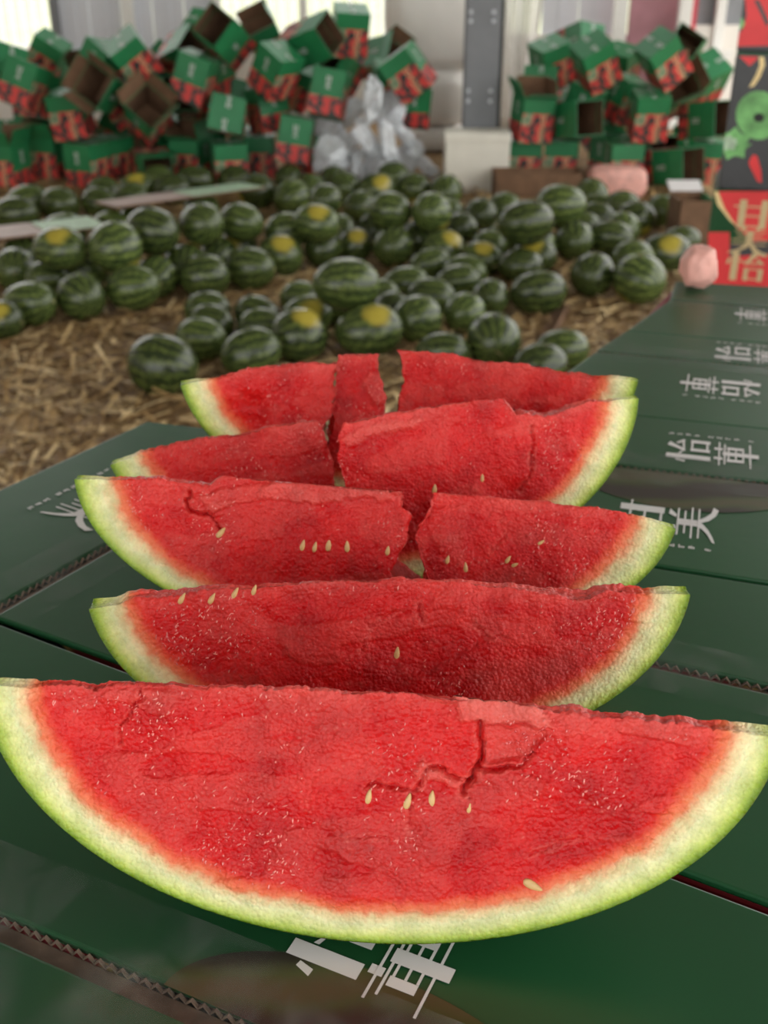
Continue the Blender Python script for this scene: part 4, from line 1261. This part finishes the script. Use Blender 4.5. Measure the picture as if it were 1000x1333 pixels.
def brown_tray():
    a = aty(643, 262, 6.74); b = aty(757, 262, 6.74); z1 = aty(643, 226, 6.74).z
    r = empty('cardboard_tray', ((a.x + b.x) / 2, 6.84, 0)); tag(r, 'long dark brown cardboard tray on the floor before the right heap', 'tray')
    hw = (b.x - a.x) / 2; t = .006
    MB().box(-hw, hw, -.1, -.1 + t, 0, z1).build('side', M['brown'], r); MB().box(-hw, hw, .1 - t, .1, 0, z1).build('side', M['brown'], r)
    MB().box(-hw, -hw + t, -.1, .1, 0, z1).build('end', M['brown'], r); MB().box(hw - t, hw, -.1, .1, 0, z1).build('end', M['brown'], r)
    MB().box(-hw, hw, -.1, .1, 0, t).build('base', M['brown'], r)
brown_tray()
def brown_open(px0, px1, py0, py1, Y, label):
    a = aty(px0, py1, Y); b = aty(px1, py1, Y); z1 = aty(px0, py0, Y).z
    r = empty('carton', ((a.x + b.x) / 2, Y + .12, 0)); tag(r, label, 'carton')
    hw = (b.x - a.x) / 2; t = .005
    MB().box(-hw, hw, -.12, -.12 + t, 0, z1).build('side', M['brown'], r); MB().box(-hw, hw, .12 - t, .12, 0, z1).build('side', M['brown'], r)
    MB().box(-hw, -hw + t, -.12, .12, 0, z1).build('end', M['brown'], r); MB().box(hw - t, hw, -.12, .12, 0, z1).build('end', M['green_side'], r)
    MB().box(-hw, hw, -.12, .12, 0, t).build('base', M['brown'], r)
    v, f = boxdata(-hw, hw, 0, .10, 0, t)
    fl2 = link('flap', mesh('flap', v, f), r, M['white_print']); fl2.location = (0, .12, z1); fl2.rotation_euler = (R(20), 0, 0)
brown_open(880, 924, 262, 318, 5.6, 'brown carton standing behind the printed stack, right of the melons')

# cream foam box in front of the column
def foam_box():
    a = aty(577, 246, 7.0); b = aty(662, 246, 7.0); z1 = aty(600, 172, 7.0).z
    r = empty('foam_box', ((a.x + b.x) / 2, 7.055, 0)); tag(r, 'cream foam box standing before the steel column', 'foam box')
    hw = (b.x - a.x) / 2
    MB().box(-hw + .006, hw - .006, -.1, .1, 0, z1 - .05).build('body', M['foambox'], r, .008)
    MB().box(-hw, hw, -.105, .105, z1 - .052, z1).build('lid', M['foambox'], r, .008)
foam_box()

# crumpled translucent plastic bags
def bag_mesh(seed):
    bm = bmesh.new(); bmesh.ops.create_icosphere(bm, subdivisions=3, radius=1)
    Pn = np.array([v.co[:] for v in bm.verts])
    n1 = vnoise(Pn, 1.6, seed); n2 = 1 - np.abs(vnoise(Pn, 3.2, seed + 5)); n3 = 1 - np.abs(vnoise(Pn, 6.5, seed + 9))
    s = .55 + .30 * n1 + .30 * n2 + .12 * n3
    bx = np.sign(Pn) * np.abs(Pn) ** .6
    Q = bx * s[:, None] * np.array([.13, .055, .11])
    for v, q in zip(bm.verts, Q): v.co = q
    me = bpy.data.meshes.new('plastic_bag'); bm.to_mesh(me); bm.free(); me.materials.append(M['bag'])
    return me
BM_ = [bag_mesh(s) for s in (3, 8, 15)]
for k, (px, py, s) in enumerate([(425, 162, .9), (452, 150, 1), (485, 146, 1.05), (510, 150, .9), (420, 192, .9), (445, 188, 1), (472, 182, 1), (505, 182, 1), (528, 172, .75),
                                 (430, 210, .9), (460, 216, 1), (492, 214, 1), (524, 212, .9), (556, 216, .8), (540, 196, .6)]):
    Y = 7.25 + max(0, 215 - py) * .003
    p = aty(px, py, Y); p.z = max(p.z, .11 * s)
    if 'bag' in AT: p = Vector(AT['bag'][k])
    o = link('plastic_bag', BM_[k % 3], None); o.location = p; o.scale = (s, s, s)
    o.rotation_euler = Euler((k * 1.3, k * .7, k * 2.1))
    tag(o, 'crumpled translucent white plastic bag in the pile left of the foam box' if px < 545 else 'crumpled plastic bag leaning against the foam box', 'plastic bag', 'crumpled plastic bags' if px < 545 else None)

# wrapped white bales behind the bags, plastic sheeting by the column
def bale(px0, px1, py0, py1, Y, seed, label, m, z0=None, z1=None, hd=.22, am=1.0, name='wrapped_bale', cat='bale'):
    a = aty(px0, py1, Y); b = aty(px1, py0, Y)
    za = a.z if z0 is None else z0; zb = b.z if z1 is None else z1
    bm = bmesh.new(); bmesh.ops.create_icosphere(bm, subdivisions=4, radius=1)
    Pn = np.array([v.co[:] for v in bm.verts])
    bx = np.sign(Pn) * np.abs(Pn) ** (.5 if hd > .05 else .78)
    s = 1 + am * .06 * vnoise(Pn, 2.5, seed) + am * .05 * (1 - np.abs(vnoise(Pn, 5, seed + 2)))
    hx, hz = abs(b.x - a.x) / 2, (zb - za) / 2
    Q = bx * s[:, None]
    Q = Q / np.abs(Q).max(0) * np.array([1, 1, 1.06])
    Q[:, 2] = np.clip(Q[:, 2], -1, 1)                      # sags flat on what it rests on
    Q = Q * np.array([hx, hd, hz - .0005])
    for v, q in zip(bm.verts, Q): v.co = q
    me = bpy.data.meshes.new(name); bm.to_mesh(me); bm.free()
    o = link(name, me, None, M[m], True); o.location = ((a.x + b.x) / 2, Y + hd, (za + zb) / 2)
    tag(o, label, cat); return o
M['bale'] = mat_clear('white_wrapped_plastic', (.80, .77, .73), .92, .35, .08, (6, 6, 3), .6)
BY = 8.35
zb_ = [0, aty(560, 168, BY).z, aty(560, 92, BY).z, aty(560, -60, BY).z]
bale(528, 612, 168, 232, BY, 1, 'lowest of three plastic-wrapped white bales behind the bags', 'bale', zb_[0], zb_[1])
bale(518, 612, 92, 172, BY, 3, 'middle of three plastic-wrapped white bales behind the bags', 'bale', zb_[1], zb_[2])
bale(500, 636, -60, 96, BY, 6, 'topmost of three plastic-wrapped white bales behind the bags', 'bale', zb_[2], zb_[3])
bale(766, 848, 222, 262, 6.72, 9, 'plastic-wrapped bundle of pink foam nets before the right heap', 'pinkfoam', 0, None, .13)
def sheet():
    x0, x1 = aty(656, 60, 9.3).x, aty(702, 60, 9.3).x
    v, f = [], []
    nx_, nz_ = 30, 24
    for i in range(nx_ + 1):
        for j in range(nz_ + 1):
            u, q = i / nx_, j / nz_
            v.append((x0 + (x1 - x0) * u - .03 * math.sin(q * 7 + u), 9.3 + .05 * math.sin(u * 14 + q * 3) + .02 * math.sin(u * 31 + q * 9), .0 + q * 2.6))
    for i in range(nx_):
        for j in range(nz_):
            k = i * (nz_ + 1) + j; f.append((k, k + nz_ + 1, k + nz_ + 2, k + 1))
    o = link('plastic_sheet', mesh('plastic_sheet', v, f), None, M['sheet'], True)
    md = o.modifiers.new('t', 'SOLIDIFY'); md.thickness = .003
    tag(o, 'creased clear plastic sheeting hanging beside the steel column', 'plastic sheet')
sheet()
upright('white_post', 800, 816, 8.9, 0, 4.4, M['white_metal'], .1, kind='structure').name = 'trim_10'

# ------------------------------------------------------------------ tall stack of printed cartons at the end of the counter
SY = 2.25
SX0 = aty(922, 300, SY).x
zs = [0, .245, .49, .735, aty(940, 246, SY).z, aty(940, 68, SY).z, aty(940, 68, SY).z + .25]
def poly_decal(parent, pts, y, name, m):
    me = mesh(name, [(p[0], y, p[1]) for p in pts], [tuple(range(len(pts)))])
    if me.polygons[0].normal.y > 0: me.flip_normals()
    return link(name, me, parent, M[m])
def stack_box(z0, z1, dx, label, front, yaw=0):
    yaw = yaw - 17
    rm = Matrix.Rotation(R(yaw), 3, 'Z')
    r = empty('carton', Vector((SX0 + dx, SY, z0)) - rm @ Vector((-.125, -.115, 0)), (0, 0, R(yaw))); tag(r, label, 'carton')
    h = z1 - z0 - .003
    MB().box(-.125, .125, -.115, .115, 0, h).build('body', M[front], r, .006)
    for s in (-1, 1):
        MB().box(-.124, .124, .001 if s > 0 else -.114, .114 if s > 0 else -.001, h - .001, h + .0028).build('top_flap', M['green'], r)
    return r, h
def px_on(r, px, py):
    rm = r.rotation_euler.to_matrix()
    o_ = rm.transposed() @ (Vector((0, 0, CAMH)) - r.location); d_ = rm.transposed() @ ray(px, py)
    p = o_ + d_ * ((-.115 - o_.y) / d_.y)
    return (max(-.1245, min(.1245, p.x)), max(.001, min(.2445, p.z)))
for k in range(3):
    stack_box(zs[k], zs[k + 1], .004 * k, ['closed printed carton at the foot of the tall stack', 'closed printed carton one above the foot of the tall stack', 'closed printed carton two above the foot of the tall stack'][k], 'green')
r, h = stack_box(zs[3], zs[4], 0, 'red printed carton with gold lettering in the tall stack behind the counter', 'green')
Y0 = -.1155
poly_decal(r, [px_on(r, *q) for q in [(935, 249), (1300, 249), (1300, 330), (985, 318), (958, 295), (944, 272)]], Y0, 'printed_melon_slice', 'red_print')
poly_decal(r, [px_on(r, *q) for q in [(925, 249), (935, 249), (944, 272), (958, 293), (975, 310), (965, 300), (950, 287), (934, 267)]], Y0 - .0002, 'printed_rind', 'cream_print')
poly_decal(r, [px_on(r, *q) for q in [(922, 302), (950, 302), (950, 400), (920, 400)]], Y0 - .0003, 'printed_band', 'red_print')
poly_decal(r, [px_on(r, *q) for q in [(950, 330), (1300, 330), (1300, 400), (950, 400)]], Y0 - .0002, 'printed_field', 'red_print')
poly_decal(r, [px_on(r, *q) for q in [(950, 318), (1300, 318), (1300, 338), (950, 334)]], Y0 - .0003, 'printed_shadow', 'dark_print')
v, f = letters(['gan', 'mei', 'yi'], .92)
o2 = px_on(r, 957, 258); s_ = (px_on(r, 957, 258)[1] - px_on(r, 957, 364)[1]) / 2.86
lay = {j: i % 11 for i, q in enumerate(f) for j in q}
me = mesh('lettering', [(o2[0] + x * s_ * 1.35, Y0 - .0006 - lay[i] * 4e-5, o2[1] + y * s_) for i, (x, y) in enumerate(v) if True], f)
link('lettering', me, r, M['gold_print'])['label'] = 'gold printed Chinese lettering'
r, h = stack_box(zs[4], zs[5], .008, 'charcoal printed carton with green leaves and a red chilli in the tall stack', 'dark_print', 0)
poly_decal(r, [px_on(r, *q) for q in [(946, 68), (988, 68), (985, 78), (976, 86), (970, 80), (962, 73)]], Y0, 'printed_flesh', 'red_print')
poly_decal(r, [px_on(r, *q) for q in [(989, 68), (996, 68), (996, 85), (990, 100), (982, 112), (975, 114), (984, 98), (989, 85)]], Y0, 'printed_rind', 'cream_print')
poly_decal(r, [px_on(r, *q) for q in [(944, 72), (954, 80), (953, 92), (948, 104), (944, 110)]], Y0, 'printed_leaf', 'pale_green_print')
lf_ = []
for k in range(14):
    t = k / 13 * PI * 2; rr_ = 1 + .18 * (-1) ** k
    lf_.append((955 + 21 * rr_ * math.cos(t), 187 + 19 * rr_ * math.sin(t)))
poly_decal(r, [px_on(r, *q) for q in lf_], Y0 - .0002, 'printed_leaf', 'leaf_print')
poly_decal(r, [px_on(r, 940 + (q[0] - 940) * .55, 186 + (q[1] - 187) * .5) for q in lf_], Y0 - .0004, 'printed_leaf', 'pale_green_print')
poly_decal(r, [px_on(r, *q) for q in [(976, 208), (981, 201), (986, 203), (991, 222), (992, 238), (986, 236), (980, 224), (975, 214)]], Y0 - .0002, 'printed_chilli', 'red_print')
poly_decal(r, [px_on(r, *q) for q in [(1010 + 30 * math.cos(t) - 22, 150 + 32 * math.sin(t)) for t in np.linspace(0, 2 * PI, 20)[:-1]]], Y0 - .0001, 'printed_fruit', 'leaf_print')
poly_decal(r, [px_on(r, *q) for q in [(988 + 7 * math.cos(t), 153 + 6 * math.sin(t)) for t in np.linspace(0, 2 * PI, 14)[:-1]]], Y0 - .0003, 'printed_spot', 'black')
r, h = stack_box(zs[5], zs[6], .008, 'topmost red and green printed carton of the tall stack', 'dark_print', 0)
poly_decal(r, [px_on(r, *q) for q in [(958, -10), (1300, -10), (1300, 60), (942, 60), (950, 48), (960, 44), (968, 36), (972, 20)]], Y0, 'printed_flesh', 'red_print')
poly_decal(r, [px_on(r, *q) for q in [(940, 0), (950, 12), (953, 34), (948, 48), (941, 52)]], Y0 - .0002, 'printed_leaf', 'pale_green_print')
poly_decal(r, [px_on(r, *q) for q in [(958, 24), (966, 22), (970, 30), (966, 38), (958, 36)]], Y0 - .0003, 'printed_leaf', 'leaf_print')
poly_decal(r, [px_on(r, *q) for q in [(982, 0), (988, 0), (1002, 30), (998, 34)]], Y0 - .0003, 'printed_stroke', 'dark_print')

# pink foam bundle standing on the far corner of the counter
pb = atz(906, 371, TZ)
b_ = bale(880, 934, 316, 371, pb.y, 12, 'small plastic-wrapped bundle of pink foam nets on the far corner of the counter', 'pinkfoam', TZ + .0004, None, .022, 2.2, 'foam_net_bundle', 'foam bundle')
b_.location.y = pb.y - .010

# a second, lower stack stands against the printed one
rs = Matrix.Rotation(R(-17), 3, 'Z')
for k in range(3):
    carton(Vector((SX0 + .006, SY, .2725 * k)) + rs @ Vector((.25 + .125, .115, 0)), Euler((0, 0, R(-17))), 'closed', ['lowest', 'middle', 'topmost'][k] + ' of three cartons stacked against the tall printed stack', None)

straw()
